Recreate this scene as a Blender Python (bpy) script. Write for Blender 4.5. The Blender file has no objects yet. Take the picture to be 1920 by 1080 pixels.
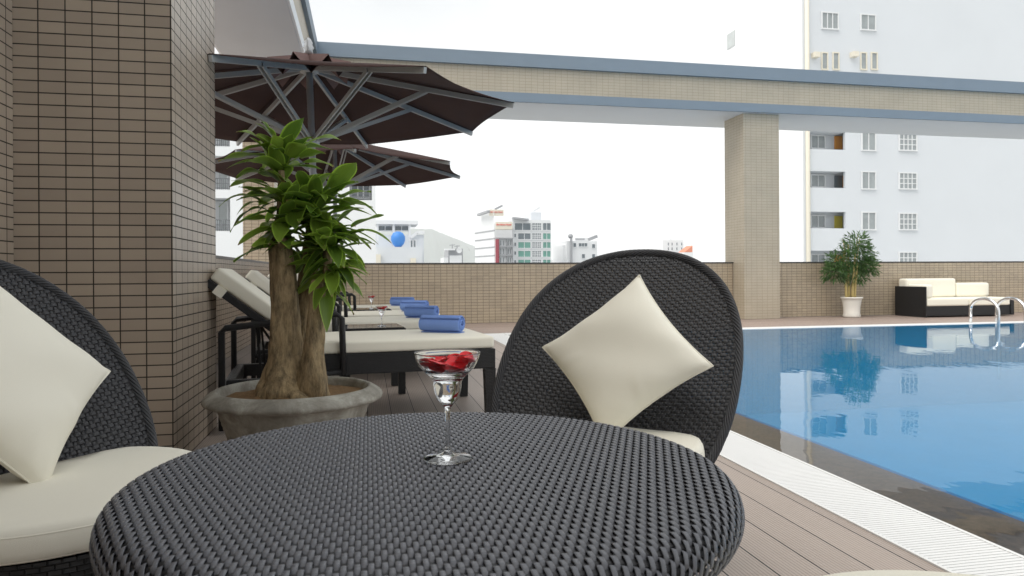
import bpy, bmesh, math, random
import numpy as np
from mathutils import Vector, Matrix
random.seed(7); RNG = np.random.default_rng(7)
PI = math.pi
SC = bpy.context.scene
COL = SC.collection

# ------------------------------------------------------------------ camera
EYE = 0.9; FPX = 1333.0; YAW = math.atan(272/FPX); ROLL = 0.006
cd = bpy.data.cameras.new('camera'); cam = bpy.data.objects.new('camera', cd); COL.objects.link(cam)
cd.sensor_width = 36; cd.lens = FPX/1920*36; cd.shift_y = -26.6/1920; cd.clip_end = 20000; cd.clip_start = 0.02
Fv = Vector((math.sin(YAW), math.cos(YAW), 0)); Rv = Vector((math.cos(YAW), -math.sin(YAW), 0)); Uv = Vector((0, 0, 1))
Rr = Rv*math.cos(ROLL) - Uv*math.sin(ROLL); Ur = Uv*math.cos(ROLL) + Rv*math.sin(ROLL)
mw = Matrix((( Rr.x, Ur.x, -Fv.x, 0), (Rr.y, Ur.y, -Fv.y, 0), (Rr.z, Ur.z, -Fv.z, EYE), (0, 0, 0, 1)))
cam.matrix_world = mw
cd.dof.use_dof = True; cd.dof.focus_distance = 2.4; cd.dof.aperture_fstop = 14.0
SC.camera = cam
HAZE = 2.1e-4
SC.cycles.volume_bounces = 6; SC.cycles.max_bounces = 14; SC.cycles.transparent_max_bounces = 16
SC.view_settings.view_transform = 'Standard'; SC.view_settings.look = 'None'
SC.view_settings.exposure = 1.38; SC.view_settings.gamma = 1

# ------------------------------------------------------------------ world: overcast daylight
SUN_EL, SUN_AZ = math.radians(58), math.radians(-112)      # azimuth from +Y towards +X
w = bpy.data.worlds.new('World'); SC.world = w; w.use_nodes = True
nt = w.node_tree; nt.nodes.clear()
out = nt.nodes.new('ShaderNodeOutputWorld'); bg = nt.nodes.new('ShaderNodeBackground')
sky = nt.nodes.new('ShaderNodeTexSky'); sky.sky_type = 'NISHITA'; sky.sun_disc = False
sky.sun_elevation = SUN_EL; sky.sun_rotation = SUN_AZ; sky.air_density = 1.0; sky.dust_density = 4.0
hsv = nt.nodes.new('ShaderNodeHueSaturation'); hsv.inputs['Saturation'].default_value = 0.12
cloud = nt.nodes.new('ShaderNodeMix'); cloud.data_type = 'RGBA'
tc = nt.nodes.new('ShaderNodeTexCoord'); mp = nt.nodes.new('ShaderNodeMapping'); mp.inputs['Scale'].default_value = (1, 1, 3)
ns = nt.nodes.new('ShaderNodeTexNoise'); ns.inputs['Scale'].default_value = 1.3; ns.inputs['Detail'].default_value = 4
cr = nt.nodes.new('ShaderNodeValToRGB'); cr.color_ramp.elements[0].position = .3; cr.color_ramp.elements[1].position = .75
nt.links.new(tc.outputs['Generated'], mp.inputs[0]); nt.links.new(mp.outputs[0], ns.inputs[0]); nt.links.new(ns.outputs['Fac'], cr.inputs[0])
nt.links.new(sky.outputs[0], hsv.inputs['Color'])
cl = nt.nodes.new('ShaderNodeMix'); cl.data_type = 'RGBA'; cl.inputs[6].default_value = (5.2, 5.45, 5.65, 1); cl.inputs[7].default_value = (9.0, 9.05, 9.0, 1)
nt.links.new(cr.outputs[0], cl.inputs[0])
cloud.inputs[0].default_value = 0.8
nt.links.new(hsv.outputs[0], cloud.inputs[6]); nt.links.new(cl.outputs[2], cloud.inputs[7])
nt.links.new(cloud.outputs[2], bg.inputs['Color']); bg.inputs['Strength'].default_value = 0.060
nt.links.new(bg.outputs[0], out.inputs['Surface'])
sd = bpy.data.lights.new('sun', 'SUN'); sd.energy = 1.15; sd.angle = math.radians(55); sd.color = (1, .945, .865)
sun = bpy.data.objects.new('sun', sd); COL.objects.link(sun)
sv = Vector((math.sin(SUN_AZ)*math.cos(SUN_EL), math.cos(SUN_AZ)*math.cos(SUN_EL), math.sin(SUN_EL)))
sun.rotation_euler = sv.to_track_quat('Z', 'Y').to_euler()

# ------------------------------------------------------------------ helpers
def at(u, v, Y):
    """point of the plane y = Y seen at photograph pixel (u, v)"""
    a = (u-960)/FPX; b = -(v-513.4)/FPX
    d = Fv + Rr*a + Ur*b; t = Y/d.y
    return Vector((d.x*t, Y, EYE+d.z*t))
def dep(u, v, t):
    a = (u-960)/FPX; b = -(v-513.4)/FPX
    d = Fv + Rr*a + Ur*b
    return Vector((d.x*t, d.y*t, EYE+d.z*t))

def N(t, kind, **kw):
    n = t.nodes.new(kind)
    for k, v in kw.items():
        if k.startswith('i_'): n.inputs[k[2:].replace('_', ' ')].default_value = v
        else: setattr(n, k, v)
    return n
def mat(name, col, rough=.6, spec=.5, metal=0, noise=0, nscale=8, bump=0, bscale=200, coat=0, sub=0, trans=0, ior=1.45, coord='Object'):
    m = bpy.data.materials.new(name); m.use_nodes = True; t = m.node_tree
    b = t.nodes['Principled BSDF']
    b.inputs['Base Color'].default_value = (*col, 1); b.inputs['Roughness'].default_value = rough
    b.inputs['Specular IOR Level'].default_value = spec; b.inputs['Metallic'].default_value = metal
    b.inputs['IOR'].default_value = ior; b.inputs['Transmission Weight'].default_value = trans
    b.inputs['Coat Weight'].default_value = coat
    if noise or bump: tcn = N(t, 'ShaderNodeTexCoord')
    if noise:
        nz = N(t, 'ShaderNodeTexNoise', i_Scale=nscale, i_Detail=6., i_Roughness=.6)
        t.links.new(tcn.outputs[coord], nz.inputs['Vector'])
        mx = N(t, 'ShaderNodeMix', data_type='RGBA')
        mx.inputs[6].default_value = (*[c*(1-noise) for c in col], 1); mx.inputs[7].default_value = (*[min(1, c*(1+noise)) for c in col], 1)
        t.links.new(nz.outputs['Fac'], mx.inputs[0]); t.links.new(mx.outputs[2], b.inputs['Base Color'])
    if bump:
        nb = N(t, 'ShaderNodeTexNoise', i_Scale=bscale, i_Detail=3.)
        t.links.new(tcn.outputs[coord], nb.inputs['Vector'])
        bp = N(t, 'ShaderNodeBump', i_Strength=bump, i_Distance=.002)
        t.links.new(nb.outputs['Fac'], bp.inputs['Height']); t.links.new(bp.outputs[0], b.inputs['Normal'])
    return m

def tile_mat(name, c1, c2, grout, bw=.111, bh=.0540, mortar=.0030, rough=.36, streak=True):
    m = bpy.data.materials.new(name); m.use_nodes = True; t = m.node_tree; b = t.nodes['Principled BSDF']
    uv = N(t, 'ShaderNodeUVMap')
    br = N(t, 'ShaderNodeTexBrick', offset=0., squash=1., i_Scale=1., i_Mortar_Size=mortar, i_Mortar_Smooth=.15, i_Bias=0., i_Brick_Width=bw, i_Row_Height=bh)
    br.inputs['Color1'].default_value = (*c1, 1); br.inputs['Color2'].default_value = (*c2, 1); br.inputs['Mortar'].default_value = (*grout, 1)
    t.links.new(uv.outputs[0], br.inputs['Vector'])
    nz = N(t, 'ShaderNodeTexNoise', i_Scale=1.7, i_Detail=5.); t.links.new(uv.outputs[0], nz.inputs['Vector'])
    mr = N(t, 'ShaderNodeMapRange'); mr.inputs[1].default_value = .3; mr.inputs[2].default_value = .7; mr.inputs[3].default_value = .92; mr.inputs[4].default_value = 1.06
    t.links.new(nz.outputs['Fac'], mr.inputs[0])
    mx = N(t, 'ShaderNodeMix', data_type='RGBA', blend_type='MULTIPLY'); mx.inputs[0].default_value = 1
    cb = N(t, 'ShaderNodeCombineColor')
    for k in range(3): t.links.new(mr.outputs[0], cb.inputs[k])
    t.links.new(br.outputs['Color'], mx.inputs[6]); t.links.new(cb.outputs[0], mx.inputs[7])
    t.links.new(mx.outputs[2], b.inputs['Base Color'])
    iv = N(t, 'ShaderNodeMath', operation='SUBTRACT'); iv.inputs[0].default_value = 1; t.links.new(br.outputs['Fac'], iv.inputs[1])
    bp = N(t, 'ShaderNodeBump', i_Strength=.6, i_Distance=.003); t.links.new(iv.outputs[0], bp.inputs['Height']); t.links.new(bp.outputs[0], b.inputs['Normal'])
    rr = N(t, 'ShaderNodeMath', operation='MULTIPLY_ADD'); t.links.new(br.outputs['Fac'], rr.inputs[0]); rr.inputs[1].default_value = .4; rr.inputs[2].default_value = rough
    t.links.new(rr.outputs[0], b.inputs['Roughness'])
    return m

class MB:
    def __init__(s): s.v = []; s.f = []; s.uv = []; s.sm = []
    def add(s, verts, faces, uvs=None, smooth=False):
        o = len(s.v); s.v += [tuple(p) for p in verts]
        for i, f in enumerate(faces):
            s.f.append(tuple(o+k for k in f)); s.sm.append(smooth)
            s.uv.append(uvs[i] if uvs else None)
    def box(s, x0, x1, y0, y1, z0, z1, rz=0, c=None, org=(0, 0)):
        P = [(x, y, z) for x in (x0, x1) for y in (y0, y1) for z in (z0, z1)]
        if rz:
            ca, sa = math.cos(rz), math.sin(rz); cx, cy = c or (0, 0)
            P = [(cx+(x-cx)*ca-(y-cy)*sa, cy+(x-cx)*sa+(y-cy)*ca, z) for x, y, z in P]
        F = [(0, 1, 3, 2), (4, 6, 7, 5), (0, 4, 5, 1), (2, 3, 7, 6), (0, 2, 6, 4), (1, 5, 7, 3)]
        Q = [(x, y, z) for x in (x0, x1) for y in (y0, y1) for z in (z0, z1)]
        ax = [(1, 2), (1, 2), (0, 2), (0, 2), (0, 1), (0, 1)]
        U = [[(Q[k][a]-org[0], Q[k][b]-org[1]) for k in f] for f, (a, b) in zip(F, ax)]
        s.add(P, F, U)
    def bar(s, p, q, w, h=None, up=(0, 0, 1)):
        h = h or w; p = Vector(p); q = Vector(q); d = (q-p).normalized(); u = Vector(up)
        if abs(d.dot(u)) > .98: u = Vector((0, 1, 0))
        a = d.cross(u).normalized(); b = a.cross(d).normalized(); L = (q-p).length
        V = [e + a*(i*w/2) + b*(j*h/2) for e in (p, q) for i in (-1, 1) for j in (-1, 1)]
        F = [(0, 1, 3, 2), (4, 6, 7, 5), (0, 4, 5, 1), (2, 3, 7, 6), (0, 2, 6, 4), (1, 5, 7, 3)]
        U = [[(0, 0), (0, h), (w, h), (w, 0)]]*2 + [[(0, 0), (L, 0), (L, h), (0, h)], [(0, 0), (0, h), (L, h), (L, 0)], [(0, 0), (0, w), (L, w), (L, 0)], [(0, 0), (L, 0), (L, w), (0, w)]]
        s.add(V, F, U)
    def tube(s, pts, r, n=10, cap=True, rfun=None):
        pts = [Vector(p) for p in pts]; m = len(pts); V = []; F = []; U = []; a = None; L = 0
        for i, p in enumerate(pts):
            d = (pts[min(i+1, m-1)]-pts[max(i-1, 0)]).normalized()
            if a is None:
                a = d.orthogonal().normalized()
            else: a = (a - d*a.dot(d)).normalized()
            b = d.cross(a); rr = r[i] if isinstance(r, (list, tuple)) else r
            for k in range(n):
                th = 2*PI*k/n; q = rr*(rfun(i, th) if rfun else 1)
                V.append(p + a*math.cos(th)*q + b*math.sin(th)*q)
        for i in range(m-1):
            L2 = L+(pts[i+1]-pts[i]).length
            for k in range(n):
                F.append((i*n+k, i*n+(k+1) % n, (i+1)*n+(k+1) % n, (i+1)*n+k))
                U.append([(k/n, L), ((k+1)/n, L), ((k+1)/n, L2), (k/n, L2)])
            L = L2
        if cap:
            F.append(tuple(range(n))[::-1]); U.append([(0, 0)]*n); F.append(tuple((m-1)*n+k for k in range(n))); U.append([(0, 0)]*n)
        s.add(V, F, U, True)
    def lathe(s, prof, c=(0, 0, 0), n=48, wob=None):
        V = []; F = []; m = len(prof)
        for i, (r, z) in enumerate(prof):
            for k in range(n):
                a = 2*PI*k/n; rr = r*(1+(wob(a, z) if wob else 0))
                V.append((c[0]+rr*math.cos(a), c[1]+rr*math.sin(a), c[2]+z))
        for i in range(m-1):
            for k in range(n): F.append((i*n+k, i*n+(k+1) % n, (i+1)*n+(k+1) % n, (i+1)*n+k))
        s.add(V, F, None, True)
    def build(s, name, m, parent=None, bevel=0, smooth=None, loc=None):
        me = bpy.data.meshes.new(name); me.from_pydata(s.v, [], s.f)
        if any(s.uv):
            l = me.uv_layers.new(name='UVMap'); d = []
            for f, u in zip(s.f, s.uv):
                d += [c for q in (u or [(0, 0)]*len(f)) for c in q]
            l.data.foreach_set('uv', d)
        sm = s.sm if smooth is None else [smooth]*len(s.f)
        me.polygons.foreach_set('use_smooth', sm); me.materials.append(m); me.update()
        o = bpy.data.objects.new(name, me); COL.objects.link(o)
        if parent: o.parent = parent
        if loc: o.location = loc
        if bevel:
            b = o.modifiers.new('bevel', 'BEVEL'); b.width = bevel; b.segments = 3; b.limit_method = 'ANGLE'; b.angle_limit = math.radians(40)
        return o

def tag(o, label=None, cat=None, group=None, kind=None):
    if label: o['label'] = label
    if cat: o['category'] = cat
    if group: o['group'] = group
    if kind: o['kind'] = kind
    return o
def empty(name, loc=(0, 0, 0), rz=0, **k):
    o = bpy.data.objects.new(name, None); COL.objects.link(o); o.location = loc; o.rotation_euler = (0, 0, rz); o.empty_display_size = .1
    return tag(o, **k)
def copy_tree(o, parent=None):
    c = o.copy(); COL.objects.link(c); c.parent = parent
    for ch in list(o.children): copy_tree(ch, c)
    return c
def npmesh(name, V, Fq, m, parent=None, smooth=True, uv=None):
    me = bpy.data.meshes.new(name); nv = len(V); nf = len(Fq); k = Fq.shape[1]
    me.vertices.add(nv); me.vertices.foreach_set('co', V.astype(np.float32).ravel())
    me.loops.add(nf*k); me.loops.foreach_set('vertex_index', Fq.astype(np.int32).ravel())
    me.polygons.add(nf); me.polygons.foreach_set('loop_start', np.arange(0, nf*k, k, dtype=np.int32)); me.polygons.foreach_set('loop_total', np.full(nf, k, np.int32))
    me.polygons.foreach_set('use_smooth', np.full(nf, smooth))
    me.update(calc_edges=True); me.validate()
    if uv is not None:
        l = me.uv_layers.new(name='UVMap'); l.data.foreach_set('uv', uv[Fq.ravel()].astype(np.float32).ravel())
    me.materials.append(m)
    o = bpy.data.objects.new(name, me); COL.objects.link(o)
    if parent: o.parent = parent
    return o

# strands woven over and under: fn maps sheet coordinates (u, v, height) to space
def strands(lines, width, thick, fn):
    """lines: list of (S array n x 2 sheet coords, h array n, dirv 2-vector)"""
    Vs = []; Fs = []; o = 0
    sec = [(-.5, 0), (-.4, .8), (0, 1), (.4, .8), (.5, 0), (0, -.7)]
    k = len(sec)
    for S, h, (dx, dy) in lines:
        n = len(S)
        if n < 2: continue
        A = []
        for (a, b) in sec:
            A.append(fn(S[:, 0]-dy*a*width, S[:, 1]+dx*a*width, h+b*thick/2))
        A = np.stack(A, 1).reshape(-1, 3); Vs.append(A)
        i = np.arange(n-1)[:, None]*k; j = np.arange(k)[None]
        q = np.stack([i+j, i+(j+1) % k, i+k+(j+1) % k, i+k+j], -1).reshape(-1, 4)+o
        Fs.append(q); o += n*k
    return np.concatenate(Vs), np.concatenate(Fs)
def weave(halfw, U, V, pu, pv, wu, wv, amp, tu, tv, fn, sub=4, ampv=None, drop=0, duty=(1.35, 0), dutyv=(1.2, 0)):
    """U/V half extents, halfw(u)->half chord in v, inverse for v; strands along v at spacing pu, along u at spacing pv"""
    L = []
    nu = int(U/pu)
    for i in range(-nu, nu+1):
        u = i*pu; hv = halfw(u, 0)
        if hv <= 0: continue
        v = np.arange(-hv, hv, pv/sub); v = np.append(v, hv)
        h = amp*np.cos(PI*(v/pv+i)) ; h = np.clip(h*duty[0]+amp*duty[1], -amp, amp)
        L.append((np.stack([np.full_like(v, u), v], 1), h, (0, 1)))
    A = strands(L, wu, tu, fn); L = []
    nv = int(V/pv)
    for j in range(-nv, nv+1):
        v = j*pv; hu = halfw(v, 1)
        if hu <= 0: continue
        u = np.arange(-hu, hu, pu/sub); u = np.append(u, hu)
        av = amp if ampv is None else ampv; h = -av*np.cos(PI*(u/pu+j)); h = np.clip(h*dutyv[0]+av*dutyv[1], -av, av)-drop
        L.append((np.stack([u, np.full_like(u, v)], 1), h, (1, 0)))
    B = strands(L, wv, tv, fn)
    return np.concatenate([A[0], B[0]]), np.concatenate([A[1], B[1]+len(A[0])]), len(A[1])

# ------------------------------------------------------------------ materials
M = {}
M['tile'] = tile_mat('beige_mosaic_tile', (.44, .36, .28), (.375, .305, .24), (.035, .028, .02))
M['tile_far'] = tile_mat('pale_mosaic_tile', (.47, .385, .275), (.405, .335, .245), (.15, .12, .09), mortar=.0036, rough=.4)
M['tile_beam'] = tile_mat('pale_fascia_tile', (.46, .40, .31), (.44, .385, .295), (.33, .28, .21), mortar=.0032, rough=.45)
M['blue_trim'] = mat('grey_blue_painted_trim', (.20, .25, .30), .55, noise=.08, nscale=3)
M['soffit'] = mat('grey_painted_soffit', (.60, .61, .62), .7, noise=.05, nscale=2)
M['white_trim'] = mat('white_painted_band', (.78, .79, .8), .6)
M['cap'] = mat('dark_stone_coping', (.05, .048, .045), .45, noise=.4, nscale=60)
M['cap_grey'] = mat('grey_cement_coping', (.22, .21, .2), .6, noise=.25, nscale=20)
M['fabric'] = mat('cream_canvas', (.86, .825, .71), .75, .25, noise=.03, nscale=4, bump=.25, bscale=900)
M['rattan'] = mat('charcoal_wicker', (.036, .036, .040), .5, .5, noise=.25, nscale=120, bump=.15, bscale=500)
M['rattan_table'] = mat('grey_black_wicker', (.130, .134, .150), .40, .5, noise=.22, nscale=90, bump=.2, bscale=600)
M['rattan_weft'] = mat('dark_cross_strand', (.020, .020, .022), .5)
M['black'] = mat('black_frame', (.012, .012, .013), .5)
M['alu'] = mat('grey_aluminium', (.42, .42, .41), .45, metal=.1, noise=.06)
M['pole'] = mat('pale_aluminium', (.55, .56, .57), .35, metal=.5)
M['canopy'] = mat('maroon_brown_canvas', (.060, .033, .029), .85, .2, noise=.1, nscale=5, bump=.2, bscale=500)
M['canopy_flap'] = mat('faded_rose_canvas', (.20, .13, .12), .85, .2, noise=.1)
M['towel'] = mat('blue_terry', (.21, .33, .70), .95, .1, noise=.15, nscale=150, bump=1., bscale=420)
M['white_paint'] = mat('white_render', (.72, .735, .75), .8, .2, noise=.03, nscale=.4)
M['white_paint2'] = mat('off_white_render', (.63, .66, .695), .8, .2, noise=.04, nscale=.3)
M['cream_paint'] = mat('cream_render', (.72, .68, .58), .8, .2, noise=.05)
M['glass_dark'] = mat('window_glass', (.16, .19, .21), .12, .6, noise=.4, nscale=.6)
M['tower_glass'] = mat('pale_reflecting_glass', (.30, .33, .34), .2, .6, noise=.35, nscale=1.2)
M['curtain'] = mat('curtained_glass', (.50, .53, .53), .3, noise=.25, nscale=1.5)
M['thin_rail'] = mat('grey_rail', (.16, .17, .18), .5)
M['glass_green'] = mat('green_window_glass', (.15, .33, .28), .15, .6, noise=.25, nscale=.5)
M['grey_paint'] = mat('grey_render', (.34, .35, .37), .7)
M['red_paint'] = mat('dull_red_panel', (.33, .07, .09), .6)
M['red_sign'] = mat('red_letters', (.75, .10, .09), .6)
M['orange'] = mat('orange_door', (.72, .30, .05), .6)
M['yellow'] = mat('yellow_door', (.60, .50, .06), .6)
M['tank'] = mat('blue_plastic', (.05, .22, .60), .45, noise=.1, nscale=2)
M['chrome'] = mat('steel_rail', (.75, .76, .77), .18, metal=1.)
M['white_plastic'] = mat('white_grating', (.82, .82, .81), .5, noise=.04, nscale=6)
M['white_pot'] = mat('white_glazed_pot', (.74, .72, .66), .4)
M['bamboo'] = mat('yellow_cane', (.52, .40, .16), .55, noise=.3, nscale=30)
M['mountain'] = mat('forest_slope', (.07, .10, .08), .95, .1, noise=.3, nscale=.01)

def glass_mat(name, ior=1.47, col=(1, 1, 1)):
    m = bpy.data.materials.new(name); m.use_nodes = True; b = m.node_tree.nodes['Principled BSDF']
    b.inputs['Base Color'].default_value = (*col, 1); b.inputs['Roughness'].default_value = 0; b.inputs['Transmission Weight'].default_value = 1; b.inputs['IOR'].default_value = ior
    return m
def thin_glass(name, ior, k):
    m = glass_mat(name, ior); t = m.node_tree; b = t.nodes['Principled BSDF']; tr = N(t, 'ShaderNodeBsdfTransparent'); mx = N(t, 'ShaderNodeMixShader'); mx.inputs[0].default_value = k
    t.links.new(b.outputs[0], mx.inputs[1]); t.links.new(tr.outputs[0], mx.inputs[2]); t.links.new(mx.outputs[0], t.nodes['Material Output'].inputs[0]); return m
M['glass'] = glass_mat('clear_glass'); M['liquid'] = glass_mat('clear_liquid', 1.33)
M['petal'] = mat('red_petal', (.85, .008, .018), .35, noise=.3, nscale=60)

def deck_mat(name, axis, col, pitch=.15):
    m = bpy.data.materials.new(name); m.use_nodes = True; t = m.node_tree; b = t.nodes['Principled BSDF']
    tcn = N(t, 'ShaderNodeTexCoord'); sp = N(t, 'ShaderNodeSeparateXYZ'); t.links.new(tcn.outputs['Object'], sp.inputs[0])
    X = sp.outputs[axis]
    dv = N(t, 'ShaderNodeMath', operation='DIVIDE'); t.links.new(X, dv.inputs[0]); dv.inputs[1].default_value = pitch
    fr = N(t, 'ShaderNodeMath', operation='FRACT'); t.links.new(dv.outputs[0], fr.inputs[0])
    fl = N(t, 'ShaderNodeMath', operation='FLOOR'); t.links.new(dv.outputs[0], fl.inputs[0])
    wn = N(t, 'ShaderNodeTexWhiteNoise', noise_dimensions='1D'); t.links.new(fl.outputs[0], wn.inputs['W'])
    # gap mask
    ab = N(t, 'ShaderNodeMath', operation='SUBTRACT'); t.links.new(fr.outputs[0], ab.inputs[0]); ab.inputs[1].default_value = .5
    ab2 = N(t, 'ShaderNodeMath', operation='ABSOLUTE'); t.links.new(ab.outputs[0], ab2.inputs[0])
    gp = N(t, 'ShaderNodeMapRange'); t.links.new(ab2.outputs[0], gp.inputs[0]); gp.inputs[1].default_value = .478; gp.inputs[2].default_value = .487
    # grooves
    g1 = N(t, 'ShaderNodeMath', operation='MULTIPLY'); t.links.new(fr.outputs[0], g1.inputs[0]); g1.inputs[1].default_value = 2*PI*12
    g2 = N(t, 'ShaderNodeMath', operation='COSINE'); t.links.new(g1.outputs[0], g2.inputs[0])
    g3 = N(t, 'ShaderNodeMapRange'); t.links.new(g2.outputs[0], g3.inputs[0]); g3.inputs[1].default_value = .2; g3.inputs[2].default_value = .8
    nz = N(t, 'ShaderNodeTexNoise', i_Scale=3., i_Detail=8., i_Roughness=.65)
    mp = N(t, 'ShaderNodeMapping'); mp.inputs['Scale'].default_value = (8, .6, 1) if axis == 0 else (.6, 8, 1)
    t.links.new(tcn.outputs['Object'], mp.inputs[0]); t.links.new(mp.outputs[0], nz.inputs['Vector'])
    ad = N(t, 'ShaderNodeMath', operation='ADD'); t.links.new(nz.outputs['Fac'], ad.inputs[0]); t.links.new(wn.outputs['Value'], ad.inputs[1])
    mr = N(t, 'ShaderNodeMapRange'); t.links.new(ad.outputs[0], mr.inputs[0]); mr.inputs[2].default_value = 1.6
    mr.inputs[3].default_value = .82; mr.inputs[4].default_value = 1.12
    m1 = N(t, 'ShaderNodeMix', data_type='RGBA'); m1.inputs[6].default_value = (*col, 1); m1.inputs[7].default_value = (*[c*.74 for c in col], 1); t.links.new(g3.outputs[0], m1.inputs[0])
    m2 = N(t, 'ShaderNodeMix', data_type='RGBA'); t.links.new(m1.outputs[2], m2.inputs[6]); m2.inputs[7].default_value = (.012, .01, .009, 1); t.links.new(gp.outputs[0], m2.inputs[0])
    vm = N(t, 'ShaderNodeVectorMath', operation='SCALE'); t.links.new(m2.outputs[2], vm.inputs[0]); t.links.new(mr.outputs[0], vm.inputs['Scale'])
    t.links.new(vm.outputs[0], b.inputs['Base Color']); b.inputs['Roughness'].default_value = .5
    hs = N(t, 'ShaderNodeMath', operation='MULTIPLY_ADD'); t.links.new(g3.outputs[0], hs.inputs[0]); hs.inputs[1].default_value = -.3
    h2 = N(t, 'ShaderNodeMath', operation='SUBTRACT'); t.links.new(hs.outputs[0], h2.inputs[0]); t.links.new(gp.outputs[0], h2.inputs[1])
    bp = N(t, 'ShaderNodeBump', i_Strength=.7, i_Distance=.004); t.links.new(h2.outputs[0], bp.inputs['Height']); t.links.new(bp.outputs[0], b.inputs['Normal'])
    return m
M['deck'] = deck_mat('grooved_composite_deck', 0, (.44, .365, .315)); M['deck_far'] = deck_mat('grooved_composite_deck_cross', 1, (.36, .28, .24))

def rattan_bump(name, col, sx=.02, sy=.009):
    m = mat(name, col, .42); t = m.node_tree; b = t.nodes['Principled BSDF']; uv = N(t, 'ShaderNodeUVMap')
    br = N(t, 'ShaderNodeTexBrick', offset=.5, i_Scale=1., i_Mortar_Size=.0016, i_Mortar_Smooth=1., i_Brick_Width=sx, i_Row_Height=sy)
    br.inputs['Color1'].default_value = (*col, 1); br.inputs['Color2'].default_value = (*[c*1.35 for c in col], 1); br.inputs['Mortar'].default_value = (*[c*.3 for c in col], 1)
    t.links.new(uv.outputs[0], br.inputs['Vector']); t.links.new(br.outputs['Color'], b.inputs['Base Color'])
    iv = N(t, 'ShaderNodeMath', operation='SUBTRACT'); iv.inputs[0].default_value = 1; t.links.new(br.outputs['Fac'], iv.inputs[1])
    bp = N(t, 'ShaderNodeBump', i_Strength=1., i_Distance=.004); t.links.new(iv.outputs[0], bp.inputs['Height']); t.links.new(bp.outputs[0], b.inputs['Normal'])
    return m
M['rattan_b'] = rattan_bump('fine_charcoal_wicker', (.015, .015, .016))

def water_mat():
    m = bpy.data.materials.new('pool_water'); m.use_nodes = True; t = m.node_tree; t.nodes.clear()
    o = N(t, 'ShaderNodeOutputMaterial'); mx = N(t, 'ShaderNodeMixShader'); tr = N(t, 'ShaderNodeBsdfTransparent'); gl = N(t, 'ShaderNodeBsdfGlossy', i_Roughness=.015)
    tr.inputs[0].default_value = (.82, .96, .99, 1)
    fr = N(t, 'ShaderNodeFresnel', i_IOR=1.40)
    tcn = N(t, 'ShaderNodeTexCoord'); mp = N(t, 'ShaderNodeMapping'); mp.inputs['Scale'].default_value = (1, .55, 1)
    nz = N(t, 'ShaderNodeTexNoise', i_Scale=3.2, i_Detail=3., i_Roughness=.5); t.links.new(tcn.outputs['Object'], mp.inputs[0]); t.links.new(mp.outputs[0], nz.inputs['Vector'])
    bp = N(t, 'ShaderNodeBump', i_Strength=.10, i_Distance=.02); t.links.new(nz.outputs['Fac'], bp.inputs['Height'])
    t.links.new(bp.outputs[0], gl.inputs['Normal']); t.links.new(bp.outputs[0], fr.inputs['Normal'])
    df = N(t, 'ShaderNodeBsdfDiffuse'); df.inputs[0].default_value = (.04, .37, .68, 1); m2 = N(t, 'ShaderNodeMixShader'); 
    sx = N(t, 'ShaderNodeSeparateXYZ'); t.links.new(tcn.outputs['Object'], sx.inputs[0]); gt = N(t, 'ShaderNodeMath', operation='GREATER_THAN'); t.links.new(sx.outputs[0], gt.inputs[0]); gt.inputs[1].default_value = 2.332
    gm = N(t, 'ShaderNodeMath', operation='MULTIPLY'); t.links.new(gt.outputs[0], gm.inputs[0]); gm.inputs[1].default_value = .45; t.links.new(gm.outputs[0], m2.inputs[0]);  t.links.new(tr.outputs[0], m2.inputs[1]); t.links.new(df.outputs[0], m2.inputs[2])
    t.links.new(fr.outputs[0], mx.inputs[0]); t.links.new(m2.outputs[0], mx.inputs[1]); t.links.new(gl.outputs[0], mx.inputs[2]); t.links.new(mx.outputs[0], o.inputs[0])
    return m
M['water'] = water_mat()
M['pool_tile'] = tile_mat('blue_pool_mosaic', (.008, .25, .56), (.012, .28, .62), (.04, .28, .5), bw=.05, bh=.05, mortar=.002)
M['granite'] = mat('brown_granite', (.16, .095, .07), .35, noise=.95, nscale=38)

# ------------------------------------------------------------------ the setting
PX0, PX1, PY0, PY1 = 2.02, 19.0, -4.0, 10.27      # water edge of the pool
mb = MB(); mb.add([(-9, -9, -.004), (1.70, -9, -.004), (1.70, 10.6, -.004), (-9, 10.6, -.004)], [(0, 1, 2, 3)]); mb.build('deck', M['deck']); bpy.data.objects['deck']['kind'] = 'structure'
mb = MB(); mb.add([(-9, 10.6, -.004), (26, 10.6, -.004), (26, 12.95, -.004), (-9, 12.95, -.004)], [(0, 1, 2, 3)]); tag(mb.build('far_deck', M['deck_far']), kind='structure')
mb = MB(); mb.add([(1.70, -9, -.03), (2.02, -9, -.03), (2.02, 10.6, -.03), (1.70, 10.6, -.03)], [(0, 1, 2, 3)])
mb.add([(2.02, 10.29, -.031), (26, 10.29, -.031), (26, 10.6, -.031), (2.02, 10.6, -.031)], [(0, 1, 2, 3)])
tag(mb.build('overflow_channel', M['white_plastic']), kind='structure')
mb = MB(); y = -.5
while y < 10.58: mb.box(1.705, 2.012, y, y+.0150, -.014, .001); y += .0185
mb.box(1.70, 1.712, -.5, 10.58, -.02, .0025); mb.box(2.004, 2.02, -.5, 10.28, -.02, .003)
x = 2.03
while x < 18: mb.box(x, x+.0150, 10.31, 10.585, -.014, .001); x += .0185
mb.box(2.0, 19, 10.295, 10.31, -.02, .004); mb.box(2.0, 19, 10.585, 10.6, -.02, .0025)
tag(mb.build('overflow_grating', M['white_plastic']), kind='structure')
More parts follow.
